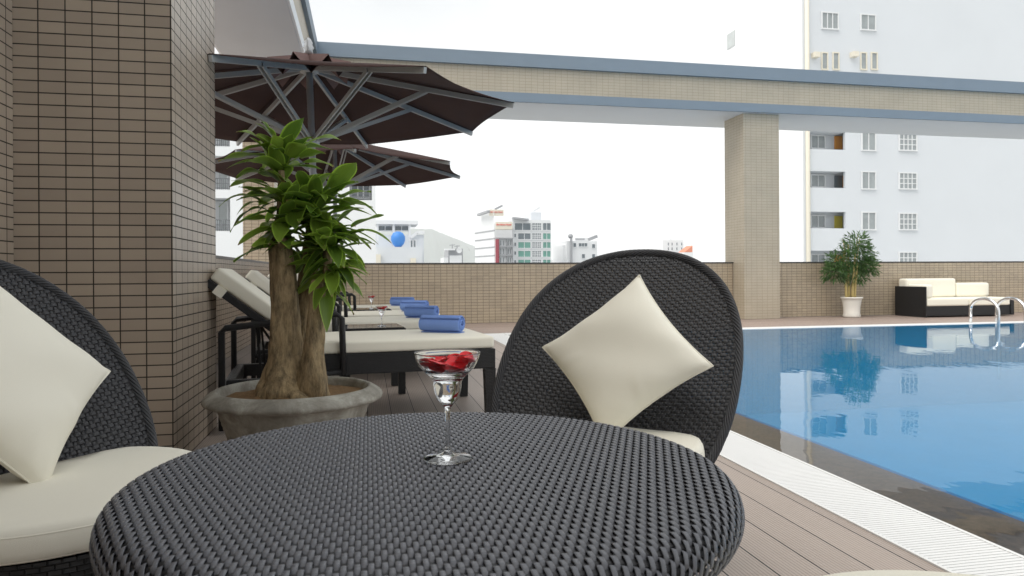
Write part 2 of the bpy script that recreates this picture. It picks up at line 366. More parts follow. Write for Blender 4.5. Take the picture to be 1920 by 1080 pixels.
# granite ledge under a film of water, then the basin
G = .31
mb = MB()
mb.box(PX0, PX0+G, PY0, PY1, -.35, -.012)
tag(mb.build('pool_ledge', M['granite']), kind='structure')
mb = MB(); x0, x1, y0, y1, zb = PX0+G, PX1, PY0, PY1+.02, -1.35
mb.add([(x0, y0, zb), (x1, y0, zb), (x1, y1, zb), (x0, y1, zb)], [(0, 1, 2, 3)], [[(x0, y0), (x1, y0), (x1, y1), (x0, y1)]])
for a, b in (((x0, y0), (x0, y1)), ((x0, y1), (x1, y1)), ((x1, y1), (x1, y0)), ((x1, y0), (x0, y0))):
    L = math.hypot(a[0]-b[0], a[1]-b[1])
    zt = -.36 if a[0] == x0 and b[0] == x0 else -.01
    mb.add([(*a, zb), (*b, zb), (*b, zt), (*a, zt)], [(3, 2, 1, 0)], [[(0, zt), (L, zt), (L, zb), (0, zb)]])
tag(mb.build('pool_basin', M['pool_tile']), kind='structure')
mb = MB(); mb.add([(PX0, PY0, -.003), (PX1, PY0, -.003), (PX1, PY1+.02, -.003), (PX0, PY1+.02, -.003)], [(0, 1, 2, 3)]); tag(mb.build('water', M['water']), kind='structure')
# far below: the ground of the city, as one sheet to the horizon
M['city'] = mat('hazy_city_ground', (.50, .51, .50), .9, noise=.4, nscale=.02)
mb = MB(); S = 6000
mb.add([(-S, -S, -30), (S, -S, -30), (S, S, -30), (-S, S, -30)], [(0, 1, 2, 3)]); tag(mb.build('ground', M['city']), kind='structure')
# roof slab under the terrace
mb = MB(); mb.box(-9, 1.68, -9, 12.9, -.5, -.05); mb.box(1.68, 26, 10.62, 12.9, -.5, -.05); tag(mb.build('terrace_slab', M['grey_paint']), kind='structure')

# walls -------------------------------------------------
BEAM0, BEAM1 = 3.96, 4.82
def tiled_box(name, x0, x1, y0, y1, z0, z1, label, cat, m='tile', cap=None, capm='cap', parent_loc=None, org=(0, 0), extra=None):
    t = empty(name, ((x0+x1)/2, (y0+y1)/2, z0), label=label, cat=cat)
    ox, oy, oz = t.location
    b = MB(); b.box(x0-ox, x1-ox, y0-oy, y1-oy, 0, z1-z0, org=org); b.build('wall' if 'wall' in name or 'parapet' in name else 'shaft', M[m], t)
    if cap:
        b = MB(); e = cap[1]; b.box(x0-ox-e, x1-ox+e, y0-oy-e, y1-oy+e, z1-z0+.0005, z1-z0+cap[0]); b.build('coping', M[capm], t)
    return t
tiled_box('tiled_pillar', -1.60, -.885, 3.56, 4.52, 0, BEAM0-.002, 'thick brown mosaic tiled pillar beside the potted tree', 'pillar', org=(.02, 0))
tiled_box('tiled_wall', -2.3, -1.545, -5, 3.555, 0, 5, 'tall brown tiled wall at the left edge, in front of the pillar', 'wall', org=(.0, .03))
tw_ = bpy.data.objects['tiled_wall']
m_ = MB(); ox, oy, oz = tw_.location; m_.box(-1.54-ox, .1-ox, -1.7-oy, -1.4-oy, 0, 5); m_.build('added_shade_wall', M['tile'], tw_)  # unseen wall added behind the camera to darken the pillar front
tiled_box('parapet_wall', -1.80, -1.50, 4.525, 12.895, 0, 1.075, 'low tiled side wall behind the lounger heads', 'wall', cap=(.03, .012), capm='cap_grey')
tiled_box('parapet_wall', -1.80, 7.09, 12.90, 13.15, 0, 1.085, 'low beige tiled wall behind the loungers and the round chair', 'wall', m='tile_far', cap=(.022, .01))
tiled_box('parapet_wall', 7.86, 26, 12.90, 13.15, 0, 1.085, 'low beige tiled wall behind the bamboo plant and sofa', 'wall', m='tile_far', cap=(.022, .01))
c = tiled_box('tiled_column', 7.10, 7.85, 12.48, 13.22, 0, BEAM0-.002, 'beige tiled column standing by the pool under the long beam', 'column', m='tile_beam')
tiled_box('tiled_column', -2.02, -1.52, 12.5, 13.4, 1.11, BEAM0-.002, 'pale tiled corner column behind the trunk of the potted tree', 'column', m='tile_far')

def beam(name, x0, x1, y0, y1, label, side):
    t = empty(name, ((x0+x1)/2, (y0+y1)/2, BEAM0), label=label, cat='beam'); ox, oy, oz = t.location
    H = BEAM1-BEAM0
    b = MB(); b.box(x0-ox+.02, x1-ox-.02, y0-oy+.02, y1-oy-.02, .12, H-.2, org=(0, 0)); b.build('fascia', M['tile_beam'], t)
    b = MB(); b.box(x0-ox-.04, x1-ox+.04, y0-oy-.04, y1-oy+.04, H-.235, H); b.build('top_trim', M['blue_trim'], t)
    b = MB(); b.box(x0-ox, x1-ox, y0-oy, y1-oy, .004, .17); b.build('bottom_trim', M['blue_trim'] if side == 'far' else M['white_trim'], t)
    b = MB(); b.box(x0-ox+.03, x1-ox-.03, y0-oy+.03, y1-oy-.03, -.001, .002); b.build('soffit', M['soffit'], t)
    return t
beam('roof_beam', -1.98, 26, 12.38, 13.85, 'long tiled concrete beam with blue grey trim over the far wall', 'far')
beam('roof_beam', -1.98, -.83, -1.5, 12.32, 'grey soffit beam overhead running from the pillar behind the umbrella', 'near')

# ------------------------------------------------------------------ buildings of the city
def facade_rect(mb, u0, v0, u1, v1, Y, d=.25, back=.02):
    a = at(u0, v0, Y); b = at(u1, v1, Y)
    mb.box(min(a.x, b.x), max(a.x, b.x), Y-d, Y+back, min(a.z, b.z), max(a.z, b.z))
def local(mb, t):
    lx, ly, lz = t.location; mb.v = [(x-lx, y-ly, z-lz) for x, y, z in mb.v]; return mb
def window(t, u0, v0, u1, v1, Y, nx=2, ny=1, pane='glass_dark', fw=.09, frame='white_paint', name='window'):
    a = at(u0, v0, Y); b = at(u1, v1, Y); X0, X1, Z0, Z1 = min(a.x, b.x), max(a.x, b.x), min(a.z, b.z), max(a.z, b.z)
    m = MB(); m.box(X0-fw, X1+fw, Y-.10, Y-.005, Z1, Z1+fw); m.box(X0-fw, X1+fw, Y-.16, Y-.005, Z0-fw, Z0)
    m.box(X0-fw, X0, Y-.10, Y-.005, Z0, Z1); m.box(X1, X1+fw, Y-.10, Y-.005, Z0, Z1)
    for i in range(1, nx): x = X0+(X1-X0)*i/nx; m.box(x-fw*.35, x+fw*.35, Y-.08, Y-.005, Z0, Z1)
    for i in range(1, ny): z = Z0+(Z1-Z0)*i/ny; m.box(X0, X1, Y-.07, Y-.005, z-fw*.35, z+fw*.35)
    f = local(m, t).build(name, M[frame], t)
    m = MB(); m.box(X0, X1, Y-.03, Y-.004, Z0, Z1); local(m, t).build('pane', M[pane], f)
    return f

# white tower on the right
YT = 50.0
c0 = at(1507, 490, YT); t = empty('apartment_tower', (c0.x+12, YT+6, -30), label='tall white apartment tower behind the right end of the beam', cat='building')
XT = c0.x
m = MB()
# loggia recess column: wall built in pieces around it
floors = [(247, 280), (321, 352), (397, 428), (470, 500)]
xr0 = at(1519, 300, YT).x; xr1 = at(1585, 300, YT).x
ztop = 42
m.box(XT, xr0, YT, YT+12, -30, ztop); m.box(xr1, xr1+1.2, YT, YT+.25, -30, ztop); m.box(xr1+1.2, XT+45, YT, YT+12, -30, ztop)
m.box(xr0, xr1+1.19, YT+1.4, YT+12, -30, ztop)
zs = [-30]
for (v0, v1) in floors[::-1]:
    z0 = at(1550, v1, YT).z; z1 = at(1550, v0, YT).z
    m.box(xr0, xr1, YT+.0, YT+1.4, zs[-1], z0); zs.append(z1)
m.box(xr0, xr1, YT, YT+1.4, zs[-1], ztop)
local(m, t).build('wall', M['white_paint2'], t)
m = MB(); m.box(XT-.03, XT-.001, YT, YT+12, -30, ztop); local(m, t).build('lit_gable_skin', mat('lit_side_white_render', (.82, .83, .84), .8), t)  # skin over the side wall; light from the left is put into its colour
m = MB(); a = at(1513, 300, YT); m.tube([(a.x, YT-.12, -30), (a.x, YT-.12, 42)], .17, 8); local(m, t).build('drainpipe', M['cream_paint'], t)
for k, (v0, v1) in enumerate(floors):
    window(t, 1521, v0+8, 1545, v1-2, YT+1.4, 2, 1, pane='tower_glass')
    a = at(1564, v0+8, YT+1.4); b = at(1579, v1, YT+1.4)
    m = MB(); m.box(a.x, b.x, YT+1.33, YT+1.395, b.z, a.z); local(m, t).build('door', M[('orange', 'glass_dark', 'yellow', 'orange')[k]], t)
    if k == 1:
        m = MB(); q = at(1579, v0+8, YT+1.4); m.box(q.x, q.x+.06, YT+.75, YT+1.39, b.z, a.z); local(m, t).build('door', M['orange'], t)
    window(t, 1616, v0+2, 1640, v1+2, YT, 2, 1, pane='tower_glass')
    window(t, 1686, v0+4, 1717, v1+2, YT, 4, 3, pane='tower_glass')
window(t, 1541, 24, 1570, 55, YT, 3, 1, pane='tower_glass'); window(t, 1614, 28, 1640, 57, YT, 2, 1, pane='tower_glass')
for u in (1541, 1562, 1614, 1634): window(t, u, 100, u+9, 130, YT, 1, 1, pane='tower_glass', frame='cream_paint')
for (u, v) in ((1526, 105), (1598, 104)):
    m = MB(); facade_rect(m, u-5, v-5, u+5, v+5, YT, .5); local(m, t).build('air_conditioner', M['cream_paint'], t)
# windows of the far end of its side wall
for v in (75, 215, 300, 371, 433, 487):
    X = XT; yy = YT+11.2; z = at(1349, v, yy).z
    m = MB(); m.box(X-.09, X-.034, yy-.9, yy+.5, z-.7, z+.7); local(m, t).build('window', M['curtain'], t)

# white building behind the umbrellas on the left
YB = 40.0
l = at(300, 490, YB).x; r = at(705, 490, YB).x; zt = at(600, 205, YB).z
t = empty('apartment_building', ((l+r)/2, YB+5, -30), label='white building with railed balconies behind the umbrellas', cat='building')
m = MB(); rows = [(207, 274), (292, 355), (371, 433)]
ra = at(385, 300, YB).x; rb = at(431, 300, YB).x; rc = at(655, 300, YB).x; rd = at(697, 300, YB).x
m.box(l, ra, YB, YB+10, -30, zt); m.box(rb, rc, YB, YB+10, -30, zt); m.box(rd, r, YB, YB+10, -30, zt)
for (p, q, vs) in ((ra, rb, rows), (rc, rd, [(207, 274), (318, 371)])):
    m.box(p, q, YB+1.3, YB+10, -30, zt); zc = -30
    for (v0, v1) in vs[::-1]:
        m.box(p, q, YB, YB+1.3, zc, at(400, v1, YB).z); zc = at(400, v0, YB).z
    m.box(p, q, YB, YB+1.3, zc, zt)
local(m, t).build('wall', M['white_paint'], t)
def railing(t, u0, u1, vt, vb, Y):
    a = at(u0, vt, Y); b = at(u1, vb, Y); m = MB()
    m.box(a.x, b.x, Y+.03, Y+.07, a.z-.05, a.z); m.box(a.x, b.x, Y+.03, Y+.07, b.z+.04, b.z+.08); m.box(a.x, b.x, Y+.03, Y+.07, (a.z+b.z)/2, (a.z+b.z)/2+.03)
    n = 12
    for i in range(n+1):
        x = a.x+(b.x-a.x)*i/n; w_ = .03 if i % 4 else .06; m.box(x-w_/2, x+w_/2, Y+.035, Y+.065, b.z, a.z)
    local(m, t).build('railing', M['thin_rail'], t)
for (v0, v1) in rows:
    window(t, 388, v0+10, 405, v1, YB+1.3, 1, 1, pane='curtain'); window(t, 411, v0+10, 426, v1, YB+1.3, 1, 1, pane='curtain')
    railing(t, 385, 430.5, v1-22, v1, YB)
window(t, 660, 330, 692, 371, YB+1.3, 3, 1); railing(t, 655, 697, 356, 371, YB)

# roof terrace house with the water tank
YH = 62.0
def block(mb, u0, v0, u1, v1, Y, d): 
    a = at(u0, v0, Y); b = at(u1, v1, Y); mb.box(a.x, b.x, Y, Y+d, -30, a.z)
t = empty('roof_terrace_house', (at(750, 490, YH).x, YH+4, -30), label='white house with a roof terrace and parapet, left of the mountain', cat='house')
m = MB(); block(m, 706, 463, 792, 500, YH, 3); block(m, 704, 440, 752, 500, YH+3.01, 6); block(m, 752.2, 440, 795, 500, YH+3.01, 5)
local(m, t).build('wall', M['white_paint2'], t)
m = MB()
for u in (706, 736, 766): 
    a = at(u, 420, YH+3); b = at(u+4, 441, YH+3); m.box(a.x, b.x, YH+3, YH+3.4, b.z-.5, a.z)
a = at(703, 413, YH+3); b = at(784, 421, YH+3); m.box(a.x, b.x, YH+2.8, YH+7, b.z, a.z)
local(m, t).build('terrace_roof', M['white_paint'], t)
window(t, 709, 424, 735, 432, YH+3.6, 2, 1); window(t, 741, 424, 765, 432, YH+3.6, 2, 1)
for u in (770, 776): window(t, u, 451, u+3, 465, YH+3.01, 1, 1)
m = MB(); m.bar(at(770, 446, YH+2.9), at(782, 436, YH+2.9), .25); m.bar(at(782, 436, YH+2.9), at(796, 436, YH+2.9), .25); local(m, t).build('stair_rail', M['white_paint'], t)
m = MB(); block(m, 704, 477, 714, 500, YH-.5, .45); block(m, 770, 484, 780, 500, YH-.5, .45); local(m, t).build('gate_post', M['cream_paint'], t)
m = MB(); pr_ = [(0, 0), (.35, .05), (.8, .55), (1.02, 1.1), (1.0, 1.65), (.7, 2.15), (.3, 2.35), (0, 2.38)]
s_ = (at(760, 450, YH+1.5)-at(733, 450, YH+1.5)).length/2/1.02; m.lathe([(a*s_, b*s_) for a, b in pr_], n=14)
tk = empty('water_tank', tuple(at(746.5, 465, YH+1.5)), label='round bright blue water tank on the white roof terrace', cat='water tank'); m.build('tank_body', M['tank'], tk)
m = MB(); m.box(-1.3, 1.3, -.8, .8, -1.5, .02); m.build('stand', M['grey_paint'], tk)

# small rooftop house with a dish
YS = 90.
t = empty('rooftop_house', (at(850, 490, YS).x, YS+3, -30), label='small grey and white rooftop house in front of the mountain', cat='house')
m = MB(); block(m, 841, 466, 868, 500, YS, 5); local(m, t).build('wall', M['grey_paint'], t)
m = MB(); a = at(843, 479, YS); b = at(865.5, 500, YS); m.box(a.x, b.x, YS-.3, YS-.01, -30, a.z); block(m, 832, 483, 840.8, 500, YS, 4); a = at(833, 466.5, YS); b = at(852, 469.5, YS); m.box(a.x, b.x, YS-.8, YS-.01, b.z, a.z); local(m, t).build('annexe', M['white_paint'], t)
m = MB(); p = at(861, 469.5, YS-.8)
m.lathe([(0, -.08), (.2, -.06), (.34, .02), (.35, .03), (.34, .04), (.2, -.03), (0, -.05)], n=20); m.v = [(x+p.x, -z+p.y, y+p.z) for x, y, z in m.v]
local(m, t).build('satellite_dish', M['white_paint'], t)
for (u, v) in ((848, 458), (857, 460)): 
    m = MB(); m.bar(at(u, v, YS+1), at(u, 467, YS+1), .12); m.bar(at(u-5, v+2, YS+1), at(u+5, v+1, YS+1), .1); local(m, t).build('aerial', M['grey_paint'], t)

# hotel block with green windows
YG = 110.
t = empty('hotel_building', (at(965, 490, YG).x, YG+8, -30), label='pale hotel block with green windows and red rooftop lettering', cat='building')
m = MB(); block(m, 927, 419, 961, 500, YG, 16); block(m, 961.2, 412, 1033, 500, YG+1, 15)
# side wing whose wall recedes to the left
a = at(927, 404, YG); 
zt_ = at(915, 396, YG).z; xl = at(894, 450, YG+6).x
xs = at(927, 450, YG).x
m.add([(xs, YG, -30), (xl, YG+8, -30), (xl+4, YG+16, -30), (xs, YG+16, -30), (xs, YG, zt_), (xl, YG+8, zt_), (xl+4, YG+16, zt_), (xs, YG+16, zt_)], [(0, 4, 5, 1), (1, 5, 6, 2), (2, 6, 7, 3), (3, 7, 4, 0), (4, 7, 6, 5)])
local(m, t).build('wall', M['white_paint'], t)
m = MB()
for v in (432, 447, 463, 479):
    z = at(927, v, YG).z; m.bar((xs, YG-.03, z), (xl, YG+7.97, z), .12, .18)
local(m, t).build('ledge', M['grey_paint'], t)
m = MB(); block(m, 996, 398, 1015, 420, YG+4, 5); local(m, t).build('stair_tower', M['white_paint2'], t)
m = MB(); a = at(1000, 396, YG+5); b = at(1012, 389, YG+5); m.bar(a, b, .4, .3); local(m, t).build('roof_canopy', M['white_paint'], t)
for p_, q_, w_, h_ in ((at(897, 403, YG+5), at(916, 396.5, YG), .5, .35), (at(929, 392, YG+3), at(941, 386, YG+3), 1.2, .3), (at(961, 409, YG+.6), at(990, 412.5, YG+.6), 1.2, .3)):
    m = MB(); m.bar(p_, q_, w_, h_); local(m, t).build('solar_collector', M['grey_paint'], t)
m = MB(); facade_rect(m, 928, 431, 960.5, 446, YG, .2, -.01); local(m, t).build('grey_cladding', M['soffit'], t)
m = MB(); facade_rect(m, 929, 448.5, 935, 500, YG, .35, -.01); local(m, t).build('red_panel', M['red_paint'], t)
m = MB()
for v in (447, 463, 479): facade_rect(m, 936, v-.8, 961, v+.8, YG, .6, -.01)
for u in (936, 949, 960.3): facade_rect(m, u-.4, 447, u+.4, 500, YG, .5, -.01)
local(m, t).build('balcony_frame', M['grey_paint'], t)
for v in (450, 466, 482):
    for u in (938, 943, 952, 956): window(t, u, v+1, u+1.6, v+10, YG, 1, 1, fw=.05)
for k, v in enumerate((418.5, 437.5, 454, 470.5, 487)):
    h = 11 if k else 13
    window(t, 971.5 if k else 965, v, 994.5, v+h, YG+1, 2, 1, pane='glass_green' if k > 1 else 'glass_dark', fw=.12)
    window(t, 998, v, 1014, v+h, YG+1, 5, 3, pane='glass_dark', fw=.12)
    window(t, 1018, v, 1032, v+h, YG+1, 2, 1, pane='glass_green' if k else 'glass_dark', fw=.12)
    window(t, 964.3, v+1, 967.4, v+7, YG+1, 1, 1, fw=.05) if k else None
def text3d(s, size, p, m, parent=None, ext=.03, name='lettering', rz=0):
    cu = bpy.data.curves.new(name, 'FONT'); cu.body = s; cu.size = size; cu.extrude = ext; cu.align_x = 'CENTER'; cu.offset = size*.012
    cu.materials.append(m); tmp = bpy.data.objects.new(name, cu); COL.objects.link(tmp); bpy.context.view_layer.update()
    me = bpy.data.meshes.new_from_object(tmp); bpy.data.objects.remove(tmp); o = bpy.data.objects.new(name, me); COL.objects.link(o); o.rotation_euler = (PI/2, 0, rz)
    if not me.materials: me.materials.append(m)
    if parent: o.parent = parent; o.location = Vector(p)-parent.location
    return o
m = MB(); facade_rect(m, 917, 393, 944, 405, YG+.5, .2); facade_rect(m, 929, 416, 960.5, 430.5, YG, .2, -.01); local(m, t).build('sign_board', M['cream_paint'], t)
text3d('Barcelona Hotel', .36, at(944.8, 422.5, YG-.26), M['red_sign'], t); text3d('Barcelona Hotel', .29, at(931, 398.5, YG+.24), M['red_sign'], t)

# white house right of it
YW = 120.
t = empty('white_house', (at(1090, 490, YW).x, YW+5, -30), label='small white block with square dark windows and roof clutter', cat='house')
m = MB(); block(m, 1063, 452, 1120, 500, YW, 10); block(m, 1078, 446, 1104, 470, YW+2, 5); block(m, 1055, 460, 1062.8, 500, YW+1, 6); local(m, t).build('wall', M['white_paint'], t)
for (u0, v0, u1, v1, n_) in ((1085, 456, 1101, 462, 3), (1110, 458, 1115.5, 465, 1), (1091, 476.5, 1096.5, 484, 1), (1110, 476.5, 1115.5, 484, 1), (1075, 456, 1080, 463, 1)): window(t, u0, v0, u1, v1, YW, n_, 1, fw=.06, pane='glass_dark')
m = MB(); a = at(1079, 447.2, YW+1.4); b = at(1096, 449.8, YW+1.4); m.box(a.x, b.x, YW+1.3, YW+1.6, b.z, a.z); m.bar(at(1104, 449, YW+1), at(1119, 443, YW+1), .8, .5); m.bar(at(1071, 500, YW-.4), at(1071, 446, YW-.4), .35); m.tube([at(1069.5, 443, YW-.5), at(1070, 443, YW)], .42, 12)
local(m, t).build('roof_fitting', M['grey_paint'], t)
# far pale slab and low orange roof
YF = 190.
t = empty('far_apartment_block', (at(1262, 490, YF).x, YF+5, -30), label='distant white block peeking over the round chair back', cat='building')
m = MB(); block(m, 1243, 450, 1282, 500, YF, 10); block(m, 1254, 448, 1260, 470, YF+2, 3); local(m, t).build('wall', M['white_paint'], t)
for v in (455, 464, 473, 482):
    for u in (1252, 1259, 1268, 1277): window(t, u, v, u+2, v+5, YF, 1, 1, fw=.05)
t = empty('orange_roofed_house', (at(1290, 490, YF).x, YF, -30), label='low white house with a slanted orange roof, far off', cat='house')
m = MB(); block(m, 1282.5, 473, 1300, 500, YF-8, 5); local(m, t).build('wall', M['white_paint'], t)
a = at(1283, 472.8, YF-8); b = at(1298.5, 460.5, YF-8); c = at(1298.5, 472.8, YF-8)
m = MB(); m.add([a, c, b, a+Vector((0, 4, 0)), c+Vector((0, 4, 0)), b+Vector((0, 4, 0))], [(0, 1, 2), (5, 4, 3), (0, 2, 5, 3), (1, 4, 5, 2), (0, 3, 4, 1)]); local(m, t).build('roof', mat('terracotta_roof', (.65, .25, .16), .8), t)

# mountains
def ridge(name, pts, Y, label):
    m = MB(); P = []
    for i in range(len(pts)-1):
        (u0, v0), (u1, v1) = pts[i], pts[i+1]
        for k in range(8):
            s = k/8; P.append((u0+(u1-u0)*s, v0+(v1-v0)*s+random.uniform(-.5, .5)))
    P.append(pts[-1]); top = [at(u, v, Y) for u, v in P]; n = len(top); V = []
    for j, (dy, fz) in enumerate(((-900, 0), (-500, .35), (-220, .7), (0, 1), (300, .6), (900, 0))):
        for i, p in enumerate(top):
            z = -30+(p.z+30)*fz*(1 if fz in (0, 1) else random.uniform(.85, 1.1)); V.append((p.x+random.uniform(-20, 20)*(fz not in (0, 1)), p.y+dy, z))
    F = [(j*n+i, j*n+i+1, (j+1)*n+i+1, (j+1)*n+i) for j in range(5) for i in range(n-1)]
    m.add(V, F, None, True); o = m.build(name, M['mountain']); tag(o, kind='structure')
ridge('mountain', [(560, 470), (680, 440), (760, 428), (810, 430), (850, 446), (900, 466), (980, 484), (1040, 496)], 4200, '')
ridge('far_hills', [(1020, 496), (1050, 478), (1075, 474), (1110, 482), (1180, 494), (1230, 500)], 5200, '')

# ------------------------------------------------------------------ round wicker table
TC = (.089, .992); TZ = .634; TR = .409
tbl = empty('round_table', (*TC, 0), label='large round dark wicker table in the foreground', cat='table')
R0, RO = TR-.030, .030
def table_fn(z0):
    def fn(u, v, h):
        r = np.hypot(u, v)+1e-9; a = np.clip((r-R0)/RO, 0, None)
        rr = np.where(r < R0, r, R0+(RO+h)*np.sin(a)); z = np.where(r < R0, h, -RO+(RO+h)*np.cos(a))
        return np.stack([u/r*rr, v/r*rr, z+z0], -1)
    return fn
RM = R0+RO*2.7
hw = lambda x, ax: math.sqrt(max(0, RM*RM-x*x))
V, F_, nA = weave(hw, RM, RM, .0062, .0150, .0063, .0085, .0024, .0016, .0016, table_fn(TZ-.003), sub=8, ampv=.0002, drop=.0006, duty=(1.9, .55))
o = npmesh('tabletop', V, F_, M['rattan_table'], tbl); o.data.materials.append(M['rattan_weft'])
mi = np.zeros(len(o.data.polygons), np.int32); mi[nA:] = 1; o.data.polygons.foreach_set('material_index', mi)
m = MB(); m.lathe([(0, TZ-.010), (R0, TZ-.010)]+[(R0+.021*math.sin(a), TZ-.031+.021*math.cos(a)) for a in np.linspace(.3, 2.6, 8)]+[(R0-.03, TZ-.06), (0, TZ-.06)], n=72); m.build('underlay', M['black'], tbl)
m = MB(); m.lathe([(R0-.04, TZ-.058), (R0-.06, TZ-.09), (R0-.075, .3), (R0-.09, .012)], n=64); o = m.build('pedestal', M['rattan_b'], tbl)
me = o.data; l = me.uv_layers.new(name='UVMap')
for p in me.polygons:
    for li in p.loop_indices:
        co = me.vertices[me.loops[li].vertex_index].co; a = math.atan2(co.y, co.x)
        if a < -2.9 and p.center.y > 0: a += 2*PI
        l.data[li].uv = (a*.33, co.z)

# ------------------------------------------------------------------ round-backed wicker chairs
DA, DB, DK, DT, DZ, DX = .361, .460, .304, .631, .599, -.269
SZ, DE = .474, 2.194
def chair_fn(u, v, h):
    # u sideways, v up the back, h towards the sitter; the chair faces +x
    k = DK*u*u*1.0; n = k+h
    x = DX - v*math.sin(DT) + n*math.cos(DT); z = DZ + v*math.cos(DT) + n*math.sin(DT)
    return np.stack([x, u+0*v, z], -1)
def make_chair():
    t = empty('wicker_chair', cat='chair')
    def hw(x, ax):
        a, b = (DA, DB) if ax == 0 else (DB, DA)
        return b*(1-abs(x/a)**DE)**(1/DE) if abs(x) < a else 0
    V, F_, nA = weave(hw, DA, DB, .0135, .0110, .0080, .0121, .0013, .0020, .0032, chair_fn, sub=6, ampv=.0024, dutyv=(1.6, .45))
    npmesh('backrest', V, F_, M['rattan'], t)
    # braided rim: three strands twisted round the edge
    m = MB(); n = 420
    for s in range(8):
        pts = []
        for i in range(n+1):
            a = 2*PI*i/n; u = DA*math.copysign(abs(math.cos(a))**(2/DE), math.cos(a)); v = DB*math.copysign(abs(math.sin(a))**(2/DE), math.sin(a)); ph = a*24+s*2*PI/8
            k = 1+(-.005+.0085*math.cos(ph))/DA; p = chair_fn(np.array([u*k]), np.array([v*k]), np.array([.0070*math.sin(ph)]))[0]; pts.append(p)
        m.tube(pts, .0040, 5, cap=False)
    m.build('rim', M['rattan'], t)
    # outer shell: woven skirt from the rim under the seat to the floor
    m = MB(); prof = []
    for (rx, z) in ((.292, .412), (.297, .37), (.288, .25), (.26, .12), (.245, .02)): prof.append((rx, z))
    m.lathe(prof, (.02, 0, 0), 64); o = m.build('seat_base', M['rattan_b'], t)
    l = o.data.uv_layers.new(name='UVMap')
    for p in o.data.polygons:
        for li in p.loop_indices:
            co = o.data.vertices[o.data.loops[li].vertex_index].co; a = math.atan2(co.y, co.x-.02)
            if a < -2.9 and p.center.y > 0: a += 2*PI
            l.data[li].uv = (a*.27, co.z)
    m = MB(); P = []
    for z, k in ((.384, .955), (.380, .985), (.386, 1.0), (.397, 1.004), (.412, 1.0), (.424, .992), (.432, .975), (.4365, .94), (.4385, .82), (.4395, .5), (.440, 0)):
        P.append((.312*k, z+SZ-.438))
    m.lathe([(0, .380+SZ-.438)]+P, (.0, 0, 0), 72)
    m.v = [(max(x, -.165-(z-SZ)*.73+DK*y*y*1.2), y, z + .003*math.sin(x*9+y*6)*(z > SZ-.01)) for x, y, z in m.v]
    cu = m.build('seat_cushion', M['fabric'], t)
    m = MB()
    for z in (SZ-.014, SZ-.056): m.tube([(max(.3075*math.cos(a), -.165-(z-SZ)*.73+DK*1.2*(.3075*math.sin(a))**2), .3075*math.sin(a), z) for a in np.linspace(0, 2*PI, 73)], .0026, 5, cap=False)
    m.build('piping', M['fabric'], cu)
    return t
CH = [(.719, 2.003, -2.251, 'dark wicker chair with a round back standing behind the table'),
      (-.853, 1.802, -.626, 'dark wicker chair at the left, cropped by the photo edge')]
proto = make_chair(); chairs = []
for i, (x, y, ps, lab) in enumerate(CH):
    o = proto if i == 0 else copy_tree(proto)
    o.location = (x-DX*math.cos(ps), y-DX*math.sin(ps), 0); o.rotation_euler.z = ps; tag(o, lab, 'chair', 'round wicker chairs around the table'); chairs.append(o)
o = copy_tree(proto); o.location = (.695, .602, 0); o.rotation_euler.z = 2.55; tag(o, 'dark wicker chair of which only the cream seat edge shows, lower right', 'chair', 'round wicker chairs around the table')

# scatter cushions
def make_pillow(name, c, ex, ey, size, thick, label, seed):
    """ex, ey: in-plane unit vectors"""
    ex = Vector(ex).normalized(); ez = ex.cross(Vector(ey)).normalized(); ey = ez.cross(ex)
    n = 40; r = np.random.default_rng(seed); V = []; F = []
    ph = r.uniform(0, 6, 8)
    def shape(i, j, s):
        a = 2*i/n-1; b = 2*j/n-1
        fa = (1-abs(a)**2.6); fb = (1-abs(b)**2.6); h = (max(fa, 0)*max(fb, 0))**.52
        # sides pulled in between the corners
        pa = a*(1-.10*(1-b*b)**1*abs(a)**3); pb = b*(1-.10*(1-a*a)*abs(b)**3)
        wr = .03*math.sin(9*a+ph[0]+3*b)*(abs(b)**3)*h + .03*math.sin(10*b+ph[1]+2*a)*abs(a)**3*h + .022*math.sin(5*(a+b)+ph[2])*h + .10*math.exp(-((a-b*.35-.30)/.09)**2)*max(0, b-.45)*h + .10*math.exp(-((a+b*.3+.15)/.08)**2)*max(0, b-.4)*h + .10*math.exp(-((b-a*.3+.15)/.08)**2)*max(0, a-.45)*h
        # creases running in from the corners
        return pa, pb, s*(h*thick/2*(1+.06*math.sin(3*a+ph[3])*math.cos(2*b+ph[4])) + wr*thick)
    for s in (1, -1):
        for i in range(n+1):
            for j in range(n+1):
                a, b, h = shape(i, j, s); p = Vector(c)+ex*a*size/2+ey*b*size/2+ez*h; V.append(p)
    for s in range(2):
        o_ = s*(n+1)**2
        for i in range(n):
            for j in range(n):
                q = (o_+i*(n+1)+j, o_+(i+1)*(n+1)+j, o_+(i+1)*(n+1)+j+1, o_+i*(n+1)+j+1); F.append(q if s == 0 else q[::-1])
    t = empty(name, tuple(c), label=label, cat='cushion', group='cream scatter cushions on the wicker chairs')
    m = MB(); m.add(V, F, None, True); m.v = [tuple(Vector(p)-Vector(c)) for p in m.v]; m.build('cover', M['fabric'], t)
    m = MB(); pts = []
    for k in range(4*n):
        e, q = divmod(k, n); i, j = ((q, 0), (n, q), (n-q, n), (0, n-q))[e]; a, b, h = shape(i, j, 0); pts.append(ex*a*size/2*1.003+ey*b*size/2*1.003)
    pts.append(pts[0]); m.tube(pts, .0022, 5, cap=False); m.build('seam', M['fabric'], t)
    return t
